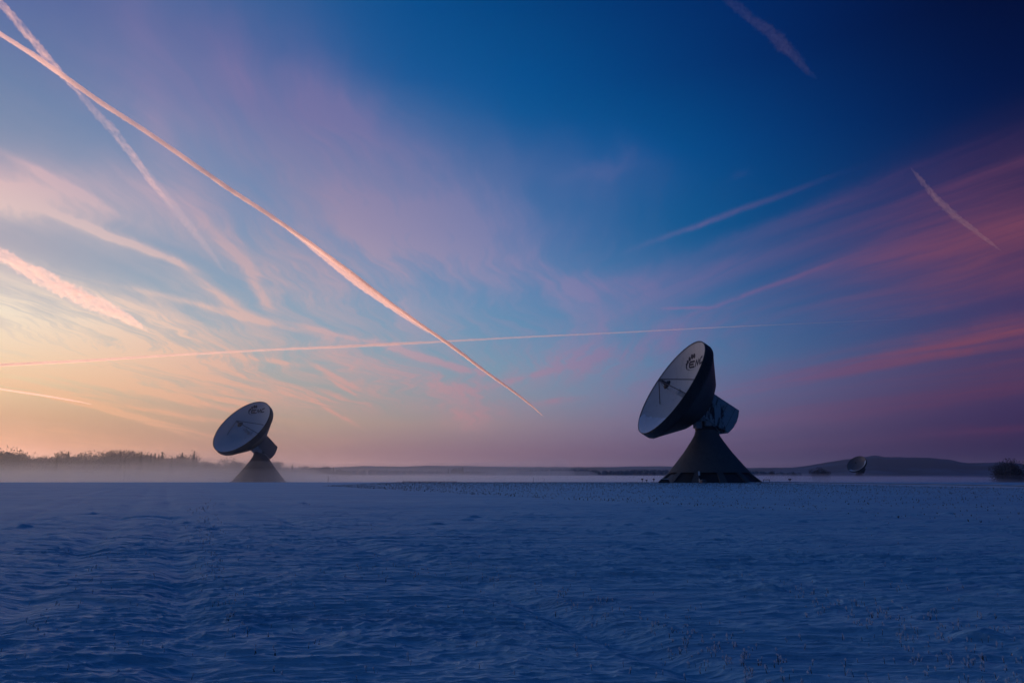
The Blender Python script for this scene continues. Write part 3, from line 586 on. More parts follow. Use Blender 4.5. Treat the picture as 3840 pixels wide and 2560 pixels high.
# ---------------------------------------------------------------- antennas
def antenna(base, cen, n, R, facing, label, dishmat, box_ext=0.0, boxmat=None, snow=False, t_logo=0.0, h_logo=0.0, icicles=False, ped=1.0, gz=0.0, zneck=13.6):
    base = Vector(base); n = Vector(n).normalized()
    root = empty('satellite_antenna', base, label=label, category='satellite antenna', group='large satellite antennas standing in the snow field')
    cen = Vector(cen) - base
    Z = Vector((0, 0, 1)); X = Vector((1, 0, 0)); Y = Vector((0, 1, 0))
    h = Z.cross(n).normalized(); t = n.cross(h).normalized()
    if t.z < 0: t = -t
    W = lambda a, b, c: cen + h * (a * R) + t * (b * R) + n * (c * R)
    # concrete pedestal: flared shell above the openings
    s = ped
    prof = [(13.55, 0), (10.5, 2.5), (9.1, 4.2), (7.9, 5.7), (6.35, 7.65), (5.6, 8.7), (4.97, 9.65), (4.3, 10.6), (3.75, 11.5), (3.35, 12.2), (3.1, 12.85), (2.88, zneck / s)]
    prof = [(r * s, z * s) for r, z in prof]
    zo = prof[1][1]; th = 0.45
    outer = prof[1:]
    inner = [(r - th, z) for r, z in outer[::-1]]
    v, f = lathe(outer + inner, 96, Vector(), X, Y, Z, closed=True)
    mesh_obj('pedestal', v, f, CONCRETE, root, smooth=False)
    me = root.children[0].data
    me.polygons.foreach_set('use_smooth', [True] * len(me.polygons)); me.set_sharp_from_angle(angle=0.6) if hasattr(me, 'set_sharp_from_angle') else None
    for k in range(12):
        a = facing + math.radians(15 + 30 * k)
        w = math.radians(3.9)
        p = [(prof[0][0] + 0.05, -1.5 if gz < 0 else -0.3), (prof[0][0] - 0.05, 0), (prof[1][0], zo), (prof[1][0] - 1.0, zo), (prof[0][0] - 1.2, 0), (prof[0][0] - 1.2, -1.5 if gz < 0 else -0.3)]
        v, f = lathe(p, 3, Vector(), X, Y, Z, closed=True, a0=a - w, a1=a + w)
        mesh_obj('rib', v, f, CONCRETE, root)
        a2 = a + w + 0.004; a3 = a + math.radians(30) - w - 0.004
        p = [(prof[0][0] - 0.75, -0.3), (prof[0][0] - 0.75, 0), (prof[1][0] - 0.62, zo - 0.02), (prof[1][0] - 0.95, zo - 0.02), (prof[0][0] - 1.1, 0), (prof[0][0] - 1.1, -0.3)]
        v, f = lathe(p, 6, Vector(), X, Y, Z, closed=True, a0=a2, a1=a3)
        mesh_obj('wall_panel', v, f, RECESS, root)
    # neck ring, turning head, housings
    zr = prof[-1][1]; rr = prof[-1][0]
    v, f = lathe([(rr - 0.4, zr), (rr + 0.12, zr), (rr + 0.12, zr + 0.75), (rr - 0.1, zr + 0.9), (rr - 0.1, zr + 1.3), (0.3, zr + 1.3), (0.3, zr)], 48, Vector(), X, Y, Z, closed=True)
    mesh_obj('neck_ring', v, f, DARKSTEEL, root)
    dh = Vector((n.x, n.y, 0)).normalized()
    axp = cen + n * 0 ; za = cen.z - (cen.xy.length / max(1e-3, n.xy.length)) * n.z if False else (cen - n * (0.78 * R)).z
    hx = Vector((0, 0, zr + 1.3)) 
    y0 = MB().box(hx + Vector((0, 0, 1.2)) + dh * 0.2, (3.6, 4.6, 2.6), (dh, h, Z))
    for sg in (-1, 1):
        # cheek plates up to the elevation bearing
        q = [hx - dh * 2.0, hx + dh * 2.2, W(0, 0, -0.72) * 1.0, W(0, 0, -0.86) * 1.0]
        q = [Vector((p.x, p.y, p.z)) - h * (p.dot(h)) + h * (sg * 2.2) for p in q]
        y0.add([p + h * 0.25 for p in q] + [p - h * 0.25 for p in q], [(0, 1, 2, 3), (7, 6, 5, 4), (0, 4, 5, 1), (1, 5, 6, 2), (2, 6, 7, 3), (3, 7, 4, 0)])
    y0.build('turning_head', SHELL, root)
    side = h if h.y < 0 else -h
    MB().box(hx + dh * 3.0 + Vector((0, 0, 0.1)) + side * 1.1, (1.7, 1.9, 1.9), (dh, h, Z)).build('drive_housing', HOUSING, root)
    MB().box(hx + dh * 0.9 + side * 2.95 + Vector((0, 0, 0.35)), (1.6, 0.8, 1.3), (dh, h, Z)).build('drive_housing', HOUSING, root)
    # counterweight and cabin box behind the dish
    w = 0.25
    arc = [(-1.246, 0.262), (-1.285, 0.16), (-1.305, 0.05), (-1.300, -0.07), (-1.262, -0.212)]
    arc = [(a - box_ext, b) for a, b in arc]
    side_p = [(-0.60, 0.262)] + arc + [(-0.60, -0.212)]
    vs = [W(w, b, a) for a, b in side_p] + [W(-w, b, a) for a, b in side_p]
    m = len(side_p)
    fs = [tuple(range(m))[::-1], tuple(range(m, 2 * m))] + [(i, (i + 1) % m, m + (i + 1) % m, m + i) for i in range(m)]
    mesh_obj('cabin', vs, fs, boxmat or BOXPAINT, root)
    kp = [(-0.66, -0.2135), (-1.262 - box_ext, -0.2135), (-1.15 - box_ext, -0.262), (-0.70, -0.262)]
    vs = [W(w - 0.001, kp[0][1], kp[0][0]), W(w - 0.001, kp[1][1], kp[1][0]), W(0.13, kp[2][1], kp[2][0]), W(0.13, kp[3][1], kp[3][0]),
          W(-w + 0.001, kp[0][1], kp[0][0]), W(-w + 0.001, kp[1][1], kp[1][0]), W(-0.13, kp[2][1], kp[2][0]), W(-0.13, kp[3][1], kp[3][0])]
    mesh_obj('cabin_keel', vs, [(0, 1, 2, 3), (7, 6, 5, 4), (0, 4, 5, 1), (1, 5, 6, 2), (2, 6, 7, 3), (3, 7, 4, 0)], BOXPAINT, root)
    for k, q in enumerate((-0.80, -1.0, -1.17)):
        for sg in (-1, 1):
            vs = [W(sg * (w + e), b, q + c) for e in (0.0, 0.004) for c in (-0.003, 0.003) for b in (-0.20, 0.25)]
            mesh_obj('panel_seam', vs, [(4, 6, 7, 5), (0, 1, 3, 2), (0, 4, 5, 1), (2, 3, 7, 6), (0, 2, 6, 4), (1, 5, 7, 3)], STEEL, root)
    # reflector: shell behind, bowl in front, rim
    bp = [(0.985, -0.006), (1.003, -0.006), (1.006, -0.04), (1.004, -0.155), (0.985, -0.195), (0.945, -0.225), (0.75, -0.405), (0.545, -0.592), (0.40, -0.672), (0.30, -0.72), (0.05, -0.73), (0.05, -0.70), (0.30, -0.68), (0.5, -0.56), (0.9, -0.2), (0.985, -0.12)]
    v, f = lathe([(a * R, b * R) for a, b in bp], 120, cen, h, t, n, closed=True)
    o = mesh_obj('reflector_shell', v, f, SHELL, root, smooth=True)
    DEP = 0.36
    bowl = [(a, -DEP * (1 - a * a)) for a in [1.0, 0.97, 0.9, 0.8, 0.7, 0.6, 0.5, 0.4, 0.3, 0.2, 0.1, 0.004]]
    back = [(a, b - 0.012) for a, b in bowl[::-1]]
    back[-1] = (0.99, -0.012)
    v, f = lathe([(a * R, b * R) for a, b in bowl + back], 120, cen, h, t, n, closed=True)
    mesh_obj('reflector_bowl', v, f, dishmat, root, smooth=True)
    v, f = lathe([((1 + 0.004 * math.cos(q)) * R, 0.004 * math.sin(q) * R) for q in [k * math.pi / 4 for k in range(8)]], 120, cen, h, t, n, closed=True)
    mesh_obj('rim', v, f, DARKSTEEL, root, smooth=True)
    surf = lambda a, b, e=0.0: W(a, b, -DEP * (1 - a * a - b * b) + e)
    # subreflector held by four struts
    apex = [W(0.018 * math.cos(q), 0.018 * math.sin(q), 0.245) for q in (0.4, 2.0, 3.5, 5.1)]
    # direction of the strut plane inside the dish: level axis h
    for q, ap in zip((14, -14, 166, 194), (apex[0], apex[3], apex[1], apex[2])):
        a = math.radians(q) + (0.0)
        foot = surf(0.70 * math.cos(a), 0.70 * math.sin(a))
        MB().tube([ap, foot], 0.0095 * R, 8).build('strut', STEEL, root)
    v, f = lathe([(0.002 * R, 0.035 * R), (0.05 * R, 0.045 * R), (0.088 * R, 0.062 * R), (0.092 * R, 0.075 * R), (0.07 * R, 0.10 * R), (0.03 * R, 0.115 * R), (0.002 * R, 0.118 * R)], 32, cen, h, t, n, closed=False)
    sub = mesh_obj('subreflector', v, f, DARKSTEEL, root, smooth=True)
    MB().tube([W(0, 0, 0.11), W(0, 0, 0.20)], [0.035 * R, 0.026 * R], 12).build('drive_unit', DARKSTEEL, sub)
    fr = MB()
    for q in (0, 90, 180, 270):
        a = math.radians(q + 45)
        fr.tube([W(0.085 * math.cos(a), 0.085 * math.sin(a), 0.07), W(0.018 * math.cos(a), 0.018 * math.sin(a), 0.245)], 0.004 * R, 6)
    fr.tube([W(0.015, 0.015, 0.245), W(-0.015, -0.015, 0.245)], 0.018 * R, 8)
    fr.build('support_frame', STEEL, sub)
    v, f = lathe([(0.004 * R, -DEP * R), (0.045 * R, -DEP * R), (0.052 * R, -0.22 * R), (0.075 * R, -0.15 * R), (0.06 * R, -0.15 * R), (0.004 * R, -0.2 * R)], 24, cen, h, t, n, closed=False)
    mesh_obj('feed_horn', v, f, DISHPAINT, root, smooth=True)
    # lettering painted on the bowl: raised sheets 3 cm proud, following its curve
    T = lambda a, b: (a + h_logo, b + t_logo)
    def plate(name, poly, parent=root):
        vs = []; q = [T(*p) for p in poly]
        k = len(q)
        for e in (0.0022, 0.0045):
            vs += [surf(a, b, e) for a, b in q]
        return mesh_obj(name, vs, [tuple(range(k, 2 * k)), tuple(range(k))[::-1]] + [(i, (i + 1) % k, k + (i + 1) % k, k + i) for i in range(k)], LOGO, parent)
    dots = [(-0.056, .789, .036), (-0.138, .786, .038), (-0.222, .753, .034), (-0.284, .706, .029), (-0.315, .660, .025), (-0.318, .616, .019), (-0.297, .585, .015),
            (-0.256, .566, .012), (-0.208, .557, .009), (-0.160, .553, .007), (-0.115, .553, .005), (-0.078, .556, .004)]
    for a, b, r in dots:
        r *= 1.12
        plate('logo_dot', [(a + r * math.cos(q), b + r * math.sin(q)) for q in [k * math.pi / 8 for k in range(16)]])
    def stroke(pts, w):
        out_l = []; out_r = []
        P = [Vector(p) for p in pts]
        for i, p in enumerate(P):
            d1 = (P[i] - P[i - 1]).normalized() if i > 0 else (P[1] - P[0]).normalized()
            d2 = (P[i + 1] - P[i]).normalized() if i < len(P) - 1 else d1
            nn = Vector((-(d1 + d2).y, (d1 + d2).x)).normalized()
            k = 1 / max(0.45, nn.dot(Vector((-d1.y, d1.x))))
            out_l.append(p + nn * w * k); out_r.append(p - nn * w * k)
        return out_l, out_r
    def letter(name, strokes, w):
        vs = []; fs = []
        for pts in strokes:
            l, r = stroke(pts, w)
            k = len(l); o0 = len(vs)
            for e in (0.0022, 0.0045):
                for p in l + r:
                    a, b = T(p.x, p.y); vs.append(surf(a, b, e))
            for i in range(k - 1):
                fs.append((o0 + 2 * k + i, o0 + 2 * k + i + 1, o0 + 3 * k + i + 1, o0 + 3 * k + i))
                fs.append((o0 + i, o0 + i + 1, o0 + 2 * k + i + 1, o0 + 2 * k + i))
                fs.append((o0 + k + i, o0 + k + i + 1, o0 + 3 * k + i + 1, o0 + 3 * k + i))
        mesh_obj(name, vs, fs, LOGO, root)
    letter('letter_e', [[(-.03, .698), (-.19, .698), (-.222, .680), (-.225, .622), (-.20, .604), (-.03, .604)], [(-.205, .652), (-.07, .652)]], .016)
    letter('letter_m', [[(.005, .596), (.022, .68), (.045, .70), (.10, .617), (.155, .70), (.178, .68), (.195, .596)]], .0145)
    letter('letter_c', [[(.375, .698), (.26, .698), (.232, .68), (.230, .622), (.252, .604), (.375, .604)]], .0145)
    if snow:
        vs = []; fs = []; na = 70; nb = 34
        for i in range(na + 1):
            a = -0.80 + 1.60 * i / na
            top = -0.50 + 0.05 * float(gnoise(np.array([a * 14]), np.array([2.2]), 4)[0]) + 0.05 * float(gnoise(np.array([a * 45]), np.array([5.2]), 5)[0])
            lo = -math.sqrt(max(0.0, 0.992 ** 2 - a * a))
            for j in range(nb + 1):
                q = j / nb
                b = lo + (min(top, -0.2) - lo) * q if lo < top else lo
                e = 0.010 + 0.006 * float(gnoise(np.array([a * 60]), np.array([b * 60]), 6)[0]) + 0.006 * float(gnoise(np.array([a * 140.]), np.array([b * 140]), 7)[0])
                e *= min(1, (1 - q) * 7 + 0.15) * min(1.0, q * 10 + .2)
                vs.append(surf(a, b, max(0.003, e)))
        for i in range(na):
            for j in range(nb):
                k = i * (nb + 1) + j
                fs.append((k, k + nb + 1, k + nb + 2, k + 1))
        mesh_obj('snow_cover', vs, fs, CRUST, root, label='frozen snow lying in the lower part of the bowl')
    if icicles:
        for a, b, ln in ((-0.20, -0.985, 0.75), (-0.05, -0.99, 1.0), (0.28, -0.86, 0.95), (0.5, -0.72, 0.8)):
            p = W(a, b * 0.985, -0.19)
            MB().tube([p + Z * 0.25, p - Z * ln * 0.3, p - Z * ln], [0.07, 0.05, 0.008], 6).build('icicle', CRUST, root)
    return root

R_R = 14.664
antenna((52.1417, 184.1684, 0.0), (42.5827, 182.4012, 25.13), (-0.83601, -0.15456, 0.5265), R_R, math.atan2(-184.17, -52.14),
        'largest dish antenna on a flared concrete pedestal, its logo cut off by the rim', DISHPAINT, snow=True, icicles=True)
antenna((-111.70, 307.28, LOW), (-117.087, 297.0916, 22.91), (-0.3795, -0.7175, 0.5841), 14.008, math.atan2(-307.28, 111.7),
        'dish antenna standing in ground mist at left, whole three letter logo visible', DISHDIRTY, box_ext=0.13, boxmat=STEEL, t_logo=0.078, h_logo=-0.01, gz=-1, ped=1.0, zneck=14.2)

# far third antenna beyond the road, seen from the side of its back
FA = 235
def far_antenna():
    b = at_range(3222, 980, LOW)
    root = empty('satellite_antenna', b, label='tiny distant dish antenna in the haze below the hill at right', category='satellite antenna', group='large satellite antennas standing in the snow field')
    Z = Vector((0, 0, 1)); X = Vector((1, 0, 0)); Y = Vector((0, 1, 0))
    v, f = lathe([(9.0, 0), (7.2, 2), (5.0, 5), (3.2, 8), (2.6, 10.5), (0.1, 10.5)], 32, Vector(), X, Y, Z)
    mesh_obj('pedestal', v, f, CONCRETE, root, smooth=True)
    toc = (-b).normalized(); rgt = Vector((toc.y, -toc.x, 0)).normalized() * -1
    n = (toc * 0.62 + rgt * -0.42 + Z * 0.62).normalized()
    h = Z.cross(n).normalized(); t = n.cross(h)
    R = 12.3; cen = Vector((0, 0, 17.0)) + n * 4
    bp = [(0.985, 0), (1.0, 0), (1.0, -0.16), (0.93, -0.24), (0.5, -0.55), (0.3, -0.62), (0.02, -0.62)]
    v, f = lathe([(a * R, c * R) for a, c in bp], 48, cen, h, t, n)
    mesh_obj('reflector_shell', v, f, SHELL, root, smooth=True)
    v, f = lathe([(a * R, c * R) for a, c in [(0.985, 0.01), (1.012, 0.01), (1.012, -0.165), (0.93, -0.26), (0.80, -0.355)]], 48, cen, h, t, n)
    mesh_obj('skirt', v, f, SHELL, root, smooth=True)
    bowl = [(a * R, -0.36 * (1 - a * a) * R) for a in (0.99, 0.9, 0.75, 0.6, 0.45, 0.3, 0.15, 0.01)]
    v, f = lathe(bowl, 48, cen, h, t, n)
    mesh_obj('reflector_bowl', v, f, STEEL, root, smooth=True)  # darker than the other bowls: its inner shadow is put into the colour
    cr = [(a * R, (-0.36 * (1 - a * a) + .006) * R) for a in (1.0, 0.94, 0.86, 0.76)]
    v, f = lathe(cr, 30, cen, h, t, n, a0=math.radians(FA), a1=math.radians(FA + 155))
    mesh_obj('painted_lit_crescent', v, f, CRUST, root, smooth=True)  # pale strip painting the lit lower right of the bowl
    MB().box(cen - n * 10, (6, 7, 9), (h, t, n)).build('cabin', SHELL, root)
    v, f = lathe([(0.02 * R, 0.1 * R), (0.09 * R, 0.14 * R), (0.09 * R, 0.22 * R), (0.02 * R, 0.24 * R)], 16, cen, h, t, n)
    mesh_obj('subreflector', v, f, DARKSTEEL, root)
    for q in (45, 135, 225, 315):
        a = math.radians(q)
        MB().tube([cen + n * (0.23 * R), cen + h * (0.7 * R * math.cos(a)) + t * (0.7 * R * math.sin(a)) - n * (0.18 * R)], 0.13, 6).build('strut', STEEL, root)
far_antenna()

# ---------------------------------------------------------------- small things round the pedestal
def gp(x, dist):
    p = at_range(x, dist); p.z = ground_z(p.x, p.y); return p
def face(p):
    d = Vector((-p.x, -p.y, 0)).normalized(); return (Vector((-d.y, d.x, 0)), d, Vector((0, 0, 1)))

p = gp(2622, 169); r = empty('signal_post', p, label='banded post with a white box on top, in front of the large pedestal', category='post')
MB().tube([(0, 0, -0.3), (0, 0, 2.75)], 0.07, 10).build('pole', STEEL, r)
MB().tube([(0, 0, 0.05), (0, 0, 1.05)], 0.11, 12).build('white_sleeve', WHITEPAINT, r)
MB().tube([(0, 0, 1.06), (0, 0, 1.75)], 0.115, 12).build('dark_sleeve', DARKSTEEL, r)
MB().box((0, 0, 2.25), (0.42, 0.3, 0.95), face(p)).build('box_head', WHITEPAINT, r)
p = gp(2636, 168); r = empty('hatch_cover', p, label='low rounded cover box beside the banded post in front of the pedestal', category='cover box')
v, f = lathe([(0.70, -0.2), (0.70, 0.45), (0.66, 0.70), (0.5, 0.82), (0.25, 0.87), (0.01, 0.88)], 20, Vector(), Vector((1, 0, 0)), Vector((0, 1, 0)), Vector((0, 0, 1)))
mesh_obj('cover', v, f, STEEL, r, smooth=True)
v, f = lathe([(0.74, 0.40), (0.74, 0.50), (0.69, 0.50)], 20, Vector(), Vector((1, 0, 0)), Vector((0, 1, 0)), Vector((0, 0, 1)))
mesh_obj('band', v, f, DARKSTEEL, r)

p = gp(2490, 173); r = empty('entrance_block', p, label='low dark sloping concrete block at the left foot of the large pedestal', category='concrete block')
ax = face(p)
vs = [ax[0] * a + ax[1] * b + Vector((0, 0, c)) for a, b, c in ((-1.55, .9, -.2), (1.5, .9, -.2), (1.5, -.9, -.2), (-1.55, -.9, -.2), (-0.75, .7, .92), (1.0, .7, .88), (1.0, -.7, .88), (-0.75, -.7, .92))]
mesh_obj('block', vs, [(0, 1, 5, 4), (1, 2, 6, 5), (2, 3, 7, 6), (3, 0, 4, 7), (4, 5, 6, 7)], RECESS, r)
vs = [ax[0] * a + ax[1] * b + Vector((0, 0, c)) for a, b, c in ((-.8, .74, .93), (1.04, .74, .89), (1.04, -.74, .89), (-.8, -.74, .93), (-.7, .6, 1.03), (.9, .6, 1.0), (.9, -.6, 1.0), (-.7, -.6, 1.03))]
mesh_obj('snow_cap', vs, [(0, 1, 5, 4), (1, 2, 6, 5), (2, 3, 7, 6), (3, 0, 4, 7), (4, 5, 6, 7)], CRUST, r)

p = gp(2873, 186); r = empty('trestle', p, label='dark trestle shaped barrier with two legs just right of the large pedestal', category='barrier')
ax = face(p)
MB().box((0, 0, .72), (1.65, .25, .14), ax).build('beam', DARKSTEEL, r)
for s_ in (-.72, .72):
    MB().box(ax[0] * s_ + Vector((0, 0, .22)), (.09, .09, .86), ax).build('leg', DARKSTEEL, r)
lab = {2961: 'dark wedge topped marker post standing alone right of the trestle', 2408: 'leftmost of the box topped marker posts left of the pedestal', 2451: 'box topped marker post nearest the left foot of the pedestal',
       2424: 'lowest and thinnest marker post between its two box topped neighbours'}
for x in (2961, 2408, 2451, 2424):
    p = gp(x, 184); r = empty('marker_post', p, label=lab[x], category='marker post', group='marker posts near the large pedestal')
    ax = face(p); big = 1.0 if x != 2424 else 0.7
    MB().tube([(0, 0, -0.2), (0, 0, 0.85 * big)], 0.06, 8).build('pole', DARKSTEEL, r)
    a, b = (.42, .24) if x == 2961 else (.26, .22)
    vs = [ax[0] * (s1 * q) + ax[1] * (s2 * .15) + Vector((0, 0, z * big)) for q, z in ((b, .62), (a, .98)) for s1, s2 in ((-1, -1), (1, -1), (1, 1), (-1, 1))]
    mesh_obj('head', vs, [(0, 1, 2, 3), (4, 5, 6, 7), (0, 1, 5, 4), (1, 2, 6, 5), (2, 3, 7, 6), (3, 0, 4, 7)], DARKSTEEL, r)
for x, d, hh, l in ((1231, 200, 1.5, 'thin pole sticking out of the misty field right of the left antenna'), (2000, 200, 1.2, 'thin pole at the field edge left of the larger antenna'), (2040, 205, 1.4, 'slightly taller of two thin poles at the field edge')):
    p = gp(x, d); r = empty('snow_pole', p, label=l, category='pole', group='thin poles at the edge of the field')
    MB().tube([(0, 0, -.2), (0, 0, hh)], .045, 6).build('shaft', DARKSTEEL, r)
    MB().tube([(0, 0, hh), (0, 0, hh + .12)], .06, 6).build('cap', DARKSTEEL, r)

# ---------------------------------------------------------------- trees
def crown_broad(seed, H, W, n=1500, z0=.30, z1=.84):
    rg = np.random.default_rng(seed)
    vs = []; fs = []
    lobes = [(rg.normal(0, W * .22), rg.normal(0, W * .22), H * rg.uniform(z0, z1), W * rg.uniform(.20, .34)) for _ in range(13)]
    for i in range(n):
        lx, ly, lz, lr = lobes[rg.integers(len(lobes))]
        d = rg.normal(size=3); d /= np.linalg.norm(d); rr = lr * rg.uniform(.15, 1.12) ** .6
        c = np.array([lx, ly, lz]) + d * rr * np.array([1, 1, .95])
        c[2] = max(c[2], H * (z0 - .18))
        out = np.array([c[0], c[1], (c[2] - H * .35)]); out = out / (np.linalg.norm(out) + 1e-6) + rg.normal(0, .45, 3)
        out /= np.linalg.norm(out)
        side = np.cross(out, rg.normal(size=3)); side /= np.linalg.norm(side) + 1e-6
        L = rg.uniform(.5, 1.3) * W * .075; w = rg.uniform(.12, .34) * W * .07
        k = len(vs)
        vs += [tuple(c - side * w), tuple(c + side * w), tuple(c + out * L + side * w * .3), tuple(c + out * L - side * w * .3)]
        fs.append((k, k + 1, k + 2, k + 3))
    return vs, fs
def crown_fir(seed, H, W, n=700):
    rg = np.random.default_rng(seed)
    vs = []; fs = []
    for i in range(n):
        z = H * (0.10 + 0.88 * rg.uniform() ** 1.25); rmax = W * .5 * (1 - z / H) ** .85 * (0.78 + 0.3 * math.sin(z * 4.2))
        a = rg.uniform(0, 6.283); r0 = rmax * rg.uniform(.1, .6); r1 = rmax * rg.uniform(.7, 1.1)
        ca, sa = math.cos(a), math.sin(a); w = .16 * W * rg.uniform(.5, 1) * (1 - z / H * .6) * .6
        k = len(vs)
        vs += [(r0 * ca - sa * w, r0 * sa + ca * w, z + .3), (r0 * ca + sa * w, r0 * sa - ca * w, z + .3), (r1 * ca, r1 * sa, z - .06 * H * rg.uniform(.3, 1)), (r1 * ca * .8, r1 * sa * .8, z + .02 * H)]
        fs += [(k, k + 1, k + 2), (k, k + 2, k + 3)]
    k = len(vs)
    vs += [(-.15, 0, H * .93), (.15, 0, H * .93), (0, .15, H * .93), (0, 0, H)]
    fs += [(k, k + 1, k + 3), (k + 1, k + 2, k + 3), (k + 2, k, k + 3)]
    return vs, fs
def trunk_mb(seed, H, W, fir):
    rg = np.random.default_rng(seed + 99)
    m = MB()
    if fir:
        m.tube([(0, 0, -.4), (0, 0, H * .5), (0, 0, H * .93)], [.28, .18, .03], 6)
    else:
        m.tube([(0, 0, -.4), (.1, 0, H * .25), (0, .15, H * .55), (.1, .1, H * .85)], [.38, .30, .2, .05], 6)
        for k in range(9):
            a = rg.uniform(0, 6.28); z0 = H * rg.uniform(.2, .6)
            e = (math.cos(a) * W * .36, math.sin(a) * W * .36, z0 + H * rg.uniform(.15, .35))
            mid = (e[0] * .5, e[1] * .5, z0 + (e[2] - z0) * .4)
            m.tube([(0, 0, z0), mid, e], [.15, .09, .02], 4)
    return m
KINDS_T = []
for kd in range(8):
    fir = 4 <= kd < 7
    H = (17, 19, 14, 21, 21, 24, 18, 15)[kd]; W = (13, 12, 12, 14, 6.5, 7.5, 7.5, 15)[kd]
    v, f = crown_broad(61, H, W, 2600, .18, .80) if kd == 7 else (crown_fir if fir else crown_broad)(kd * 7 + 3, H, W)
    cm = bpy.data.meshes.new('crown'); cm.from_pydata(v, [], f); cm.materials.append(NEEDLE if fir else TWIG)
    tm_ = trunk_mb(kd, H, W, fir); tm = bpy.data.meshes.new('trunk'); tm.from_pydata(tm_.v, [], tm_.f); tm.materials.append(BARK)
    KINDS_T.append((cm, tm, H, W, fir))
def tree(x, dist, top, kd, label, group, wide=1.0, gz=LOW):
    """tree in column x whose top reaches pixel row top"""
    cm, tm, H, W, fir = KINDS_T[kd]
    want = (1786 - top) / 2560 * dist * 0.985 + EYE - gz
    s = want / H
    r = empty('tree', at_range(x, dist, gz), label=label, category='tree', group=group)
    r.scale = (s * wide, s * wide, s); r.rotation_euler = (0, 0, random.uniform(0, 6.28))
    for nm, me in (('trunk', tm), ('crown', cm)):
        o = bpy.data.objects.new(nm, me); C.objects.link(o); o.parent = r
    return r
prof_l = [(-200, 1700), (0, 1703), (20, 1707), (53, 1711), (82, 1714), (122, 1722), (160, 1717), (204, 1711), (253, 1713), (294, 1722), (335, 1713), (359, 1720), (388, 1707), (440, 1706), (475, 1711), (484, 1727), (494, 1709), (531, 1703), (560, 1708), (600, 1707), (625, 1714), (710, 1711), (735, 1715), (752, 1728), (796, 1726), (815, 1738), (860, 1733), (898, 1731), (940, 1737), (1031, 1741), (1055, 1744), (1083, 1755), (1147, 1747), (1200, 1758), (1251, 1750), (1296, 1759), (1412, 1762)]
px_ = [a for a, b in prof_l]; py_ = [b for a, b in prof_l]
x = -190.0
ZONES = ((100, 'at the left edge of the misty wood'), (300, 'in the low stretch of the misty wood'), (395, 'where the misty wood rises toward its gap'), (484, 'just left of the narrow gap in the misty wood'),
         (545, 'just right of the narrow gap in the misty wood'), (640, 'in the tallest stretch of the misty wood'), (755, 'where the misty wood steps down toward the left antenna'), (980, 'in the lower wood right behind the left antenna'),
         (1150, 'in the faint row beside the left antenna'), (9999, 'at the thin far end of the faint tree row'))
SHAPE = ('broad leafless tree ', 'rounded leafless tree ', 'low spreading leafless tree ', 'full crowned leafless tree ', 'slim pointed conifer ', 'tall pointed conifer ', 'ragged conifer ')
def where(x, kd, row):
    return SHAPE[kd] + next(z for e, z in ZONES if x < e) + (', front row' if row == 0 else ', row behind')
random.seed(21)
while x < 1320:
    firy = (random.random() < .75) if (430 < x < 480 or 495 < x < 610) else random.random() < .14
    kd = random.choice((4, 5, 6)) if firy else random.choice((0, 1, 2, 3))
    d = (640 if x < 750 else 590) + random.uniform(-25, 35)
    if not 479 < x < 491:
        top = float(np.interp(x, px_, py_)) + random.choice((-12, -5, 0, 4, 9)) + random.uniform(-3, 3)
        tree(x, d, top, kd, where(x, kd, 0), 'trees of the misty wood behind the left antenna', wide=random.uniform(1.25, 1.7) if kd >= 4 else random.uniform(.8, 1.15))
    x += random.uniform(11, 19) if firy else random.uniform(16, 30)
x = -190.0
while x < 1300:                                                   # the row behind closes the wood
    d = (700 if x < 750 else 650) + random.uniform(0, 50)
    if not 474 < x < 496:
        top = float(np.interp(x, px_, py_)) + random.uniform(6, 14)
        kd = random.choice((0, 1, 2, 3, 3, 6))
        tree(x, d, top, kd, where(x, kd, 1), 'trees of the misty wood behind the left antenna', wide=1.5)
    x += random.uniform(24, 34)
for x, d, top, kd, wd, l in ((1681, 1250, 1757, 5, 1.3, 'tallest of the three dark conifers in the hazy middle distance'), (1700, 1260, 1756, 3, 1.0, 'broad dark tree in the middle of the hazy clump'),
        (1722, 1250, 1753, 3, 1.2, 'wide dark tree at the right side of the hazy clump'), (1735, 1255, 1750, 4, 1.4, 'pointed conifer at the right end of the hazy clump'), (1760, 1260, 1764, 2, 1.2, 'small low tree beside the hazy clump'),
        (1800, 1260, 1765, 2, 1.4, 'rounded hazy tree standing right of the clump'), (1990, 1400, 1757, 5, 1.0, 'lone tall conifer poking above the far wood'),
        (3072, 560, 1757, 7, 1.0, 'rounded dark tree in mist left of the tiny distant dish'), (3095, 575, 1764, 7, .8, 'second rounded tree overlapping the dark one left of the tiny dish'), (2898, 700, 1768, 7, .8, 'very faint round tree in haze just right of the trestle'), (2972, 700, 1771, 7, .9, 'faint low bush like tree above the lone marker post'),
        (3760, 420, 1745, 7, .9, 'left half of the big dark bare tree group at the far right'), (3785, 430, 1736, 7, .85, 'tallest tree of the dark group at the far right edge'), (3822, 425, 1745, 7, .95, 'outermost tree of the dark group at the right edge')):
    tree(x, d, top, kd, l, 'single trees in the hazy distance', wide=wd)

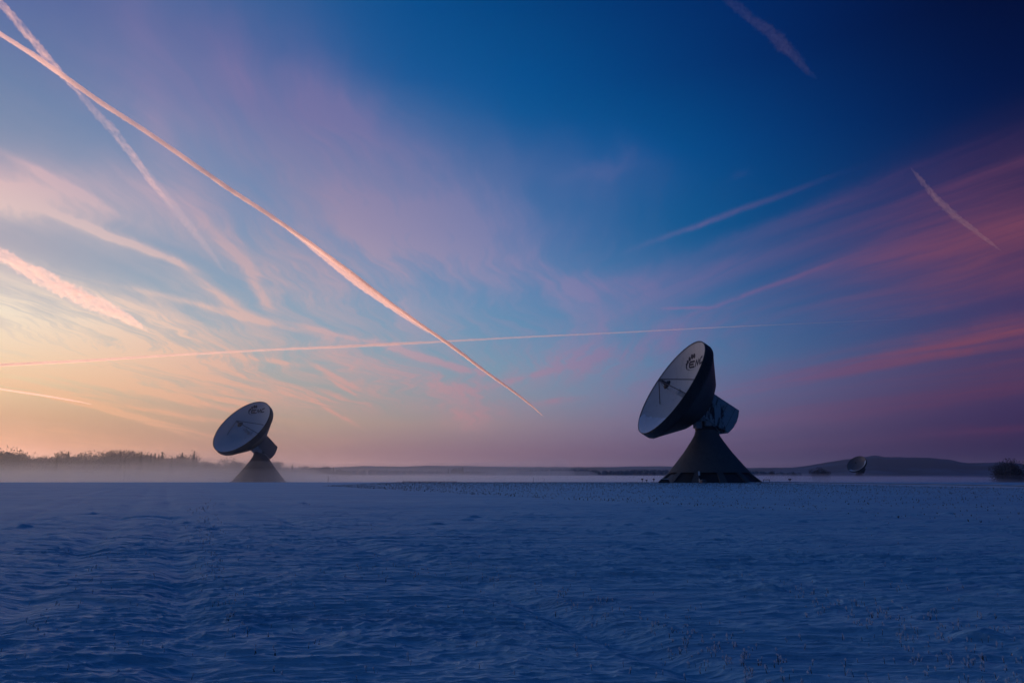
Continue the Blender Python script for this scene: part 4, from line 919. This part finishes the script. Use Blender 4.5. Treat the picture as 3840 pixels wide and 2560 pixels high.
# the far wood reads as one dark mass
def far_wood():
    m = MB(); rg = random.Random(5)
    pr = [(1300, 1763), (1412, 1760), (1574, 1764), (1650, 1766), (1813, 1768), (1880, 1776), (1942, 1765), (1994, 1761), (2098, 1757), (2200, 1760), (2300, 1763), (2382, 1760), (2600, 1762), (2900, 1768), (3100, 1776)]
    for k in range(620):
        x = rg.uniform(1290, 3000); d = rg.uniform(1700, 2200)
        top = float(np.interp(x, [a for a, b in pr], [b for a, b in pr])) + rg.uniform(0, 5)
        H = (1786 - top) / 2560 * d + EYE - LOW
        if H < 3: continue
        c = at_range(x, d, LOW); w = rg.uniform(5.0, 8.5)
        seg = 6; vs = []
        for z, q in ((0.05, .5), (.35, 1.0), (.7, .85), (.92, .45)):
            for s in range(seg):
                a = 6.283 * s / seg + rg.random(); rr = w * q * rg.uniform(.75, 1.2)
                vs.append((c.x + rr * math.cos(a), c.y + rr * math.sin(a), LOW + H * z * rg.uniform(.95, 1.03)))
        vs.append((c.x, c.y, LOW + H))
        fs = [(i * seg + s, i * seg + (s + 1) % seg, (i + 1) * seg + (s + 1) % seg, (i + 1) * seg + s) for i in range(3) for s in range(seg)] + [(3 * seg + s, 3 * seg + (s + 1) % seg, 4 * seg) for s in range(seg)]
        m.add(vs, fs)
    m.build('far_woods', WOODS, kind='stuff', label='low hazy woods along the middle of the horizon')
far_wood()
def reeds():
    m = MB(); rg = random.Random(8)
    for x0, x1, d in ((1510, 1715, 215),):
        for k in range(500):
            c = at_range(rg.uniform(x0, x1), d + rg.uniform(-3, 3)); z = ground_z(c.x, c.y); hh = rg.uniform(.1, .5) 
            a = rg.uniform(-.25, .25); w = .05
            m.add([(c.x - w, c.y, z), (c.x + w, c.y, z), (c.x + a, c.y, z + hh + 0.5)], [(0, 1, 2)])
    m.build('reeds', REED, kind='stuff', label='dry brown reeds at the edge of the field')
reeds()

# ---------------------------------------------------------------- stubble in the snow
def blade(m, c, hgt, w, lean, rg):
    a = rg.uniform(0, 6.283); lx, ly = math.cos(a) * lean, math.sin(a) * lean
    px, py, pz = c
    seg = 3; vs = []
    for q, ww in ((-.15, 1.0), (1.0, .7)):
        for s in range(seg):
            b = 2.094 * s
            vs.append((px + lx * hgt * q + w * ww * math.cos(b), py + ly * hgt * q + w * ww * math.sin(b), pz + hgt * q))
    m.add(vs, [(s, (s + 1) % 3, 3 + (s + 1) % 3, 3 + s) for s in range(3)] + [(3, 4, 5)])
    return (px + lx * hgt, py + ly * hgt, pz + hgt)
def lump(m, c, r, rg, sq=1.0):
    vs = [(c[0] + r * rg.uniform(.7, 1.2) * dx_, c[1] + r * rg.uniform(.7, 1.2) * dy_, c[2] + r * sq * rg.uniform(.7, 1.2) * dz_) for dx_, dy_, dz_ in ((1, 0, 0), (0, 1, 0), (-1, 0, 0), (0, -1, 0), (0, 0, 1), (0, 0, -1))]
    m.add(vs, [(0, 1, 4), (1, 2, 4), (2, 3, 4), (3, 0, 4), (1, 0, 5), (2, 1, 5), (3, 2, 5), (0, 3, 5)])
def stubble():
    rg = random.Random(3); st = MB(); fr = MB()
    pts = []
    def px_ground(x, y):
        r = ray(x, y)
        k = EYE / -r.z
        return (r.x * k, r.y * k)
    # drill rows: clumps follow lines across the field
    def row(x0, y0, x1, y1, n, sx, sy, dens=3):
        for _ in range(n):
            q = rg.random(); cx = x0 + (x1 - x0) * q + rg.gauss(0, sx); cy = y0 + (y1 - y0) * q + rg.gauss(0, sy)
            if cy < 1812: continue
            for _ in range(rg.randint(1, dens)):
                pts.append((cx + rg.gauss(0, 9), cy + rg.gauss(0, 4)))
    row(1850, 2170, 2820, 2470, 75, 60, 22)
    row(2900, 2210, 3840, 2420, 75, 90, 28)
    row(700, 1930, 900, 2380, 60, 35, 20, 4)
    row(760, 1860, 800, 2080, 45, 22, 10, 4)
    row(420, 2050, 120, 2400, 26, 40, 15)
    row(2500, 2400, 3000, 2560, 50, 60, 25)
    row(3300, 2350, 3840, 2560, 50, 80, 30)
    row(1280, 2140, 1900, 2180, 30, 80, 20)
    for _ in range(420):
        x = rg.uniform(0, 3840); y = 1860 + 700 * rg.random() ** .8
        if rg.random() < .35 + .65 * x / 3840: pts.append((x, y))
    for x, y in pts:
        gx, gy = px_ground(x, min(y, 2700))
        z = ground_z(gx, gy)
        d = math.hypot(gx, gy); k = max(1.0, d / 22)
        hgt = rg.uniform(.02, .06) * min(k, 1.5)
        w = rg.uniform(.0018, .0036) * k
        tip = blade(st, (gx, gy, z), hgt, w, rg.uniform(0, .35), rg)
        if rg.random() < .85:
            lump(fr, tip, rg.uniform(.008, .016) * min(k, 2.2), rg, rg.uniform(.8, 1.8))
        if rg.random() < .45:
            blade(fr, (gx + rg.uniform(-.02, .02), gy, z), hgt * rg.uniform(.4, .9), w * 1.5, .6, rg)
    for px0, py0, hh in ((85, 2400, .09), (1028, 2470, .08), (955, 2460, .06), (1003, 2400, .07), (928, 2380, .07), (1025, 2540, .09), (1445, 2190, .10), (1680, 2300, .07), (3270, 2320, .09), (2520, 2380, .09), (2548, 2430, .08), (3290, 2310, .10), (3735, 2330, .07))[1:]:
        gx, gy = px_ground(px0, py0); z = ground_z(gx, gy)
        hh *= .7; tip = blade(st, (gx, gy, z), hh, .0045, .1, rg); blade(st, (gx + .01, gy, z + hh * .4), hh * .5, .004, .6, rg); lump(fr, tip, .012, rg, 1.5)
    st.build('dry_stalks', STALK, kind='stuff', label='thin dry stalks sticking out of the snow')
    fr.build('frosted_stalks', FROST, kind='stuff', label='rime covered stubble tips scattered over the snow')
stubble()
def weeds():
    """unploughed strip beyond a straight field edge: dark leaves poking through"""
    rg = np.random.default_rng(17); n = 60000
    m_v = []; m_f = []
    u = rg.random(n); ex = -22 + 62 * u; ey0 = 92 - (ex + 22) * (92 - 20) / 40.0
    k = 0
    for i in range(n):
        y = 20 + 165 * rg.random() ** .8; x = rg.uniform(-30, 75)
        edge = 92 - (x + 20) * 1.95
        if x > 16: edge = max(edge, 21)
        if y < max(edge, 21) + rg.normal(0, .5) or x > road_x(y) - 5 or x > y * .85 or x < -y * .28: continue
        near_edge = math.exp(-(y - max(edge, 21)) / 9)
        if rg.random() > .40 + .6 * near_edge: continue
        z = 0.03
        hgt = rg.uniform(.012, .045) * (1 + 0.4 * near_edge) * (1 + y / 90); w = hgt * rg.uniform(.3, .7); a = rg.uniform(0, 6.28); lx, ly = math.cos(a), math.sin(a)
        for q in range(2):
            b = a + rg.uniform(-1, 1) + q * 2.2; bx, by = math.cos(b), math.sin(b)
            m_v += [(x - by * w * .3, y + bx * w * .3, z - .05), (x + by * w * .3, y - bx * w * .3, z - .05), (x + bx * w + by * w * .35, y + by * w - bx * w * .35, z + hgt * .8), (x + bx * w * 1.1 - by * w * .3, y + by * w * 1.1 + bx * w * .3, z + hgt)]
            m_f.append((k, k + 1, k + 2, k + 3)); k += 4
    mesh_obj('field_weeds', m_v, m_f, STALK, kind='stuff', label='dark dead leaves poking through snow in the far right strip of the field')
weeds()

# ---------------------------------------------------------------- ground mist and haze
def volume(name, dens, col, g, noise=None):
    def f(n, out):
        v = n.new('ShaderNodeVolumePrincipled')
        v.inputs['Color'].default_value = (*col, 1)
        v.inputs['Density'].default_value = dens
        if noise:
            q = n.noise(scaled(n, coords(n), (0.3, 1.0, 1.0)), noise, 5, 0.66)
            n.put(v.inputs['Density'], n.math('MULTIPLY', n.range(q, 0.36, 0.62), dens * 2.0))
        v.inputs['Anisotropy'].default_value = g
        n.t.links.new(v.outputs[0], out.inputs['Volume'])
    return material(name, f)
DENSE = volume('dense_ground_mist', 0.0020, (0.995, 0.985, 0.99), 0.91)
MIST = volume('ground_mist', 0.0014, (0.995, 0.985, 0.99), 0.91)
def mist_sheet(top, y0, y1, x0, x1, seed, label, mat, west=0.0):
    """closed body of mist lying on the low ground, its top billowing"""
    nx, ny = 44, 30
    xs = np.linspace(-1, 1, nx); tt = np.linspace(0, 1, ny)
    vs = []; fs = []
    for j, t in enumerate(tt):
        y = y0 + (y1 - y0) * t ** 1.8
        for i, u in enumerate(xs):
            wdt = (x0 if u < 0 else x1) * (0.35 + 0.65 * t)
            x = u * wdt; 
            e = min(1, t * 6) * min(1, (1 - t) * 12) * min(1, (1 - abs(u)) * (5 if u > 0 else 14))
            if west: e *= 1 - west * (1 - min(1, max(0, (-x / y - .24) / .12)))
            nz = float(gnoise(np.array([x / 90.]), np.array([y / 120.]), seed)[0])
            yy = y + 12 * float(gnoise(np.array([x / 25.]), np.array([seed * 1.7]), seed + 3)[0]) * (1 - t)
            vs.append((x, yy, LOW + 0.3 + (top * (1 + .28 * nz)) * e + 0.02 * seed))
    k = len(vs)
    vs += [(a, b, LOW - 0.6 - 0.02 * seed) for a, b, c in vs]
    q = lambda i, j: j * nx + i
    for j in range(ny - 1):
        for i in range(nx - 1):
            fs.append((q(i, j), q(i + 1, j), q(i + 1, j + 1), q(i, j + 1)))
            fs.append((k + q(i, j), k + q(i, j + 1), k + q(i + 1, j + 1), k + q(i + 1, j)))
    for i in range(nx - 1):
        fs.append((q(i, 0), k + q(i, 0), k + q(i + 1, 0), q(i + 1, 0))); fs.append((q(i, ny - 1), q(i + 1, ny - 1), k + q(i + 1, ny - 1), k + q(i, ny - 1)))
    for j in range(ny - 1):
        fs.append((q(0, j), q(0, j + 1), k + q(0, j + 1), k + q(0, j))); fs.append((q(nx - 1, j), k + q(nx - 1, j), k + q(nx - 1, j + 1), q(nx - 1, j + 1)))
    mesh_obj('ground_mist', vs, fs, mat, kind='stuff', label=label)
VEIL = volume('thin_ground_mist', 0.0009, (0.995, 0.985, 0.99), 0.91)
LAYERS = ((2.6, 210, 2600, 900, 1300, MIST), (3.6, 216, 2000, 900, 700, MIST), (5.0, 222, 1500, 880, 480, MIST), (7.0, 230, 1200, 860, 380, MIST), (9.0, 250, 1200, 800, 520, VEIL),
          (12.0, 290, 1200, 750, 460, VEIL), (16.0, 330, 820, 720, 80, VEIL), (20.0, 350, 790, 700, 60, VEIL),
          (5.5, 198, 460, 700, 60, DENSE), (8.5, 200, 430, 640, 40, DENSE), (36.0, 204, 400, 620, 30, VEIL))
WHICH = ('lowest and thickest bank of ground mist', 'second low bank of ground mist', 'waist high bank of ground mist round the left antenna', 'bank of mist as high as the left pedestal skirt', 'thin mist just over the low banks',
         'thin mist veiling the lower tree trunks', 'thin mist at mid height of the wood', 'thin mist reaching the tree tops', 'dense mist round the foot of the left antenna', 'mist lapping up the pedestal of the left antenna', 'faint high haze in front of the left antenna')
for i, (top, y0, y1, xl, xr, mm) in enumerate(LAYERS):
    mist_sheet(top, y0, y1, xl, xr, i + 1, WHICH[i], mm, west={2: .2, 3: .4, 4: .6, 5: .75, 6: .97, 7: .97, 10: .97}.get(i, 0.0))

hz = MB().box((0, 0, 160), (33600, 33600, 340))
HAZE = volume('air_haze', 0.000065, (0.93, 0.93, 0.98), 0.78)
hz.build('haze', HAZE, kind='stuff', label='thin blue evening haze over the whole plain')

# ---------------------------------------------------------------- vapour trails high above
def trail(name_label, pts, alt, dens, seed, g=0.5, puff=0.22, flat_=1.0, grain=0.0):
    """pts: (x, y, half width in photo pixels); the trail hangs at height alt"""
    P = []; Wd = []
    for i in range(len(pts) - 1):
        (xa, ya, wa), (xb, yb, wb) = pts[i], pts[i + 1]
        n = max(2, int(math.hypot(xb - xa, yb - ya) / 7))
        for k in range(n + (i == len(pts) - 2)):
            q = k / n
            P.append((xa + (xb - xa) * q, ya + (yb - ya) * q)); Wd.append(wa + (wb - wa) * q)
    P = np.array(P); Wd = np.array(Wd)
    for _ in range(6):
        P[1:-1] = P[1:-1] * .5 + (P[:-2] + P[2:]) * .25
        Wd[1:-1] = Wd[1:-1] * .5 + (Wd[:-2] + Wd[2:]) * .25
    pos = [on_level(x, y, alt) for x, y in P]
    seg = 22; vs = []; fs = []
    org = pos[len(pos) // 2]
    for i, p in enumerate(pos):
        dirn = (pos[min(i + 1, len(pos) - 1)] - pos[max(i - 1, 0)]).normalized()
        view = p.normalized(); a = dirn.cross(view).normalized(); b = dirn.cross(a).normalized()
        dist = p.length
        r = Wd[i] / 2560 * dist * ray(*P[i]).dot(FW)
        for s in range(seg):
            th = 2 * math.pi * s / seg
            nz = float(gnoise(np.array([i * .55 + seed * 10]), np.array([th * 1.6]), seed)[0]) + .6 * float(gnoise(np.array([i * 1.3 + seed * 10]), np.array([th * 3]), seed + 1)[0]) + .5 * float(gnoise(np.array([i * .11 + seed * 4]), np.array([th * .7]), seed + 2)[0])
            rr = r * max(.15, 1 + puff * 2.2 * nz)
            vs.append(p + a * (rr * math.cos(th)) + b * (rr * flat_ * math.sin(th)) - org)
    m = len(pos)
    for i in range(m - 1):
        for s in range(seg):
            s2 = (s + 1) % seg
            fs.append((i * seg + s, i * seg + s2, (i + 1) * seg + s2, (i + 1) * seg + s))
    fs.append(tuple(range(seg))[::-1]); fs.append(tuple(range((m - 1) * seg, m * seg)))
    rm = float(np.median(Wd)) / 2560 * org.length
    mat = volume('vapour', dens / rm, (0.985, 0.96, 0.96), g, grain / rm if grain else None)
    if grain: mat.cycles.volume_step_rate = 0.02
    q = (pos[-1] - pos[0]).to_track_quat('X', 'Z')
    vs = [q.inverted() @ v for v in vs]
    o = mesh_obj('vapour_trail', vs, fs, mat, smooth=True, label=name_label, category='vapour trail', group='aircraft vapour trails across the sky')
    o.location = org
    o.rotation_mode = 'QUATERNION'; o.rotation_quaternion = q
K = 3840 / 2352
def T_(l):
    return [(x * K, y * K, w) for x, y, w in l]
trail('longest and brightest vapour trail, falling from the upper left corner to the middle horizon', T_([(-60, 28, 8), (0, 78, 9), (75, 125, 10), (150, 178, 10), (235, 238, 10), (340, 305, 9), (430, 367, 9), (520, 430, 9), (610, 488, 8), (700, 550, 8), (800, 622, 8), (900, 699, 7), (960, 741, 6), (1020, 782, 6), (1060, 811, 6), (1100, 842, 5), (1180, 899, 4), (1220, 930, 3), (1246, 954, 1)]), 9200, .85, 1, puff=.10)
trail('broad grainy lower fringe hanging under the middle of the longest trail', T_([(640, 510, 3), (715, 567, 9), (775, 612, 15), (825, 650, 17), (875, 686, 14), (930, 726, 9), (985, 764, 3)]), 9000, .26, 2, puff=.12, grain=3.0)
trail('faded trail in the top left corner, above where it meets the longest one', T_([(-30, -45, 12), (0, 5, 14), (60, 75, 15), (110, 136, 15), (150, 180, 12), (185, 218, 4)]), 9600, .17, 3, puff=.2, grain=1.0)
trail('very faint ghost of the corner trail continuing below the longest one', T_([(165, 195, 5), (200, 236, 14), (260, 300, 16), (310, 365, 15), (350, 422, 12), (400, 480, 3)]), 9650, .05, 9, puff=.2, grain=1.0)
trail('short wide bright trail low at the left edge', T_([(-60, 545, 22), (0, 583, 24), (60, 618, 28), (120, 648, 30), (190, 684, 30), (250, 710, 26), (300, 735, 16), (340, 760, 3)]), 8800, .30, 4, puff=.2, flat_=.6, grain=1.6)
trail('thin nearly level trail running the width of the sky above both antennas', T_([(-60, 842, 5), (0, 838, 6), (200, 828, 5), (400, 815, 4), (600, 804, 4), (760, 797, 5), (900, 790, 6), (1000, 785, 4), (1200, 774, 3.4), (1400, 765, 2.8), (1600, 754, 2.2), (1800, 745, 1.6), (2000, 736, 1.0), (2090, 732, .5)]), 9900, .36, 5, puff=.12)
trail('dim ragged pink trail near the top edge right of centre', T_([(1655, -15, 12), (1700, 22, 16), (1745, 58, 19), (1790, 92, 24), (1825, 128, 18), (1850, 158, 13), (1875, 182, 5)]), 9300, .02, 6, puff=.34)
trail('dim pink trail at the right above the banded clouds', T_([(2092, 386, 2), (2110, 408, 8), (2150, 455, 11), (2190, 493, 11), (2225, 519, 9), (2260, 546, 8), (2292, 570, 4), (2300, 577, 1)]), 9300, .055, 7, puff=.3)
trail('thin curved low trail parallel to the horizon at the far left', T_([(-40, 887, 3), (0, 893, 3.5), (100, 908, 3.5), (170, 920, 3), (210, 928, 1)]), 8500, .45, 8)

trail('last dissolving end of the corner trail, barely visible against the blue', T_([(300, 352, 6), (330, 388, 14), (370, 440, 18), (420, 500, 18), (480, 575, 12), (520, 630, 3)]), 9700, .022, 12, puff=.2)
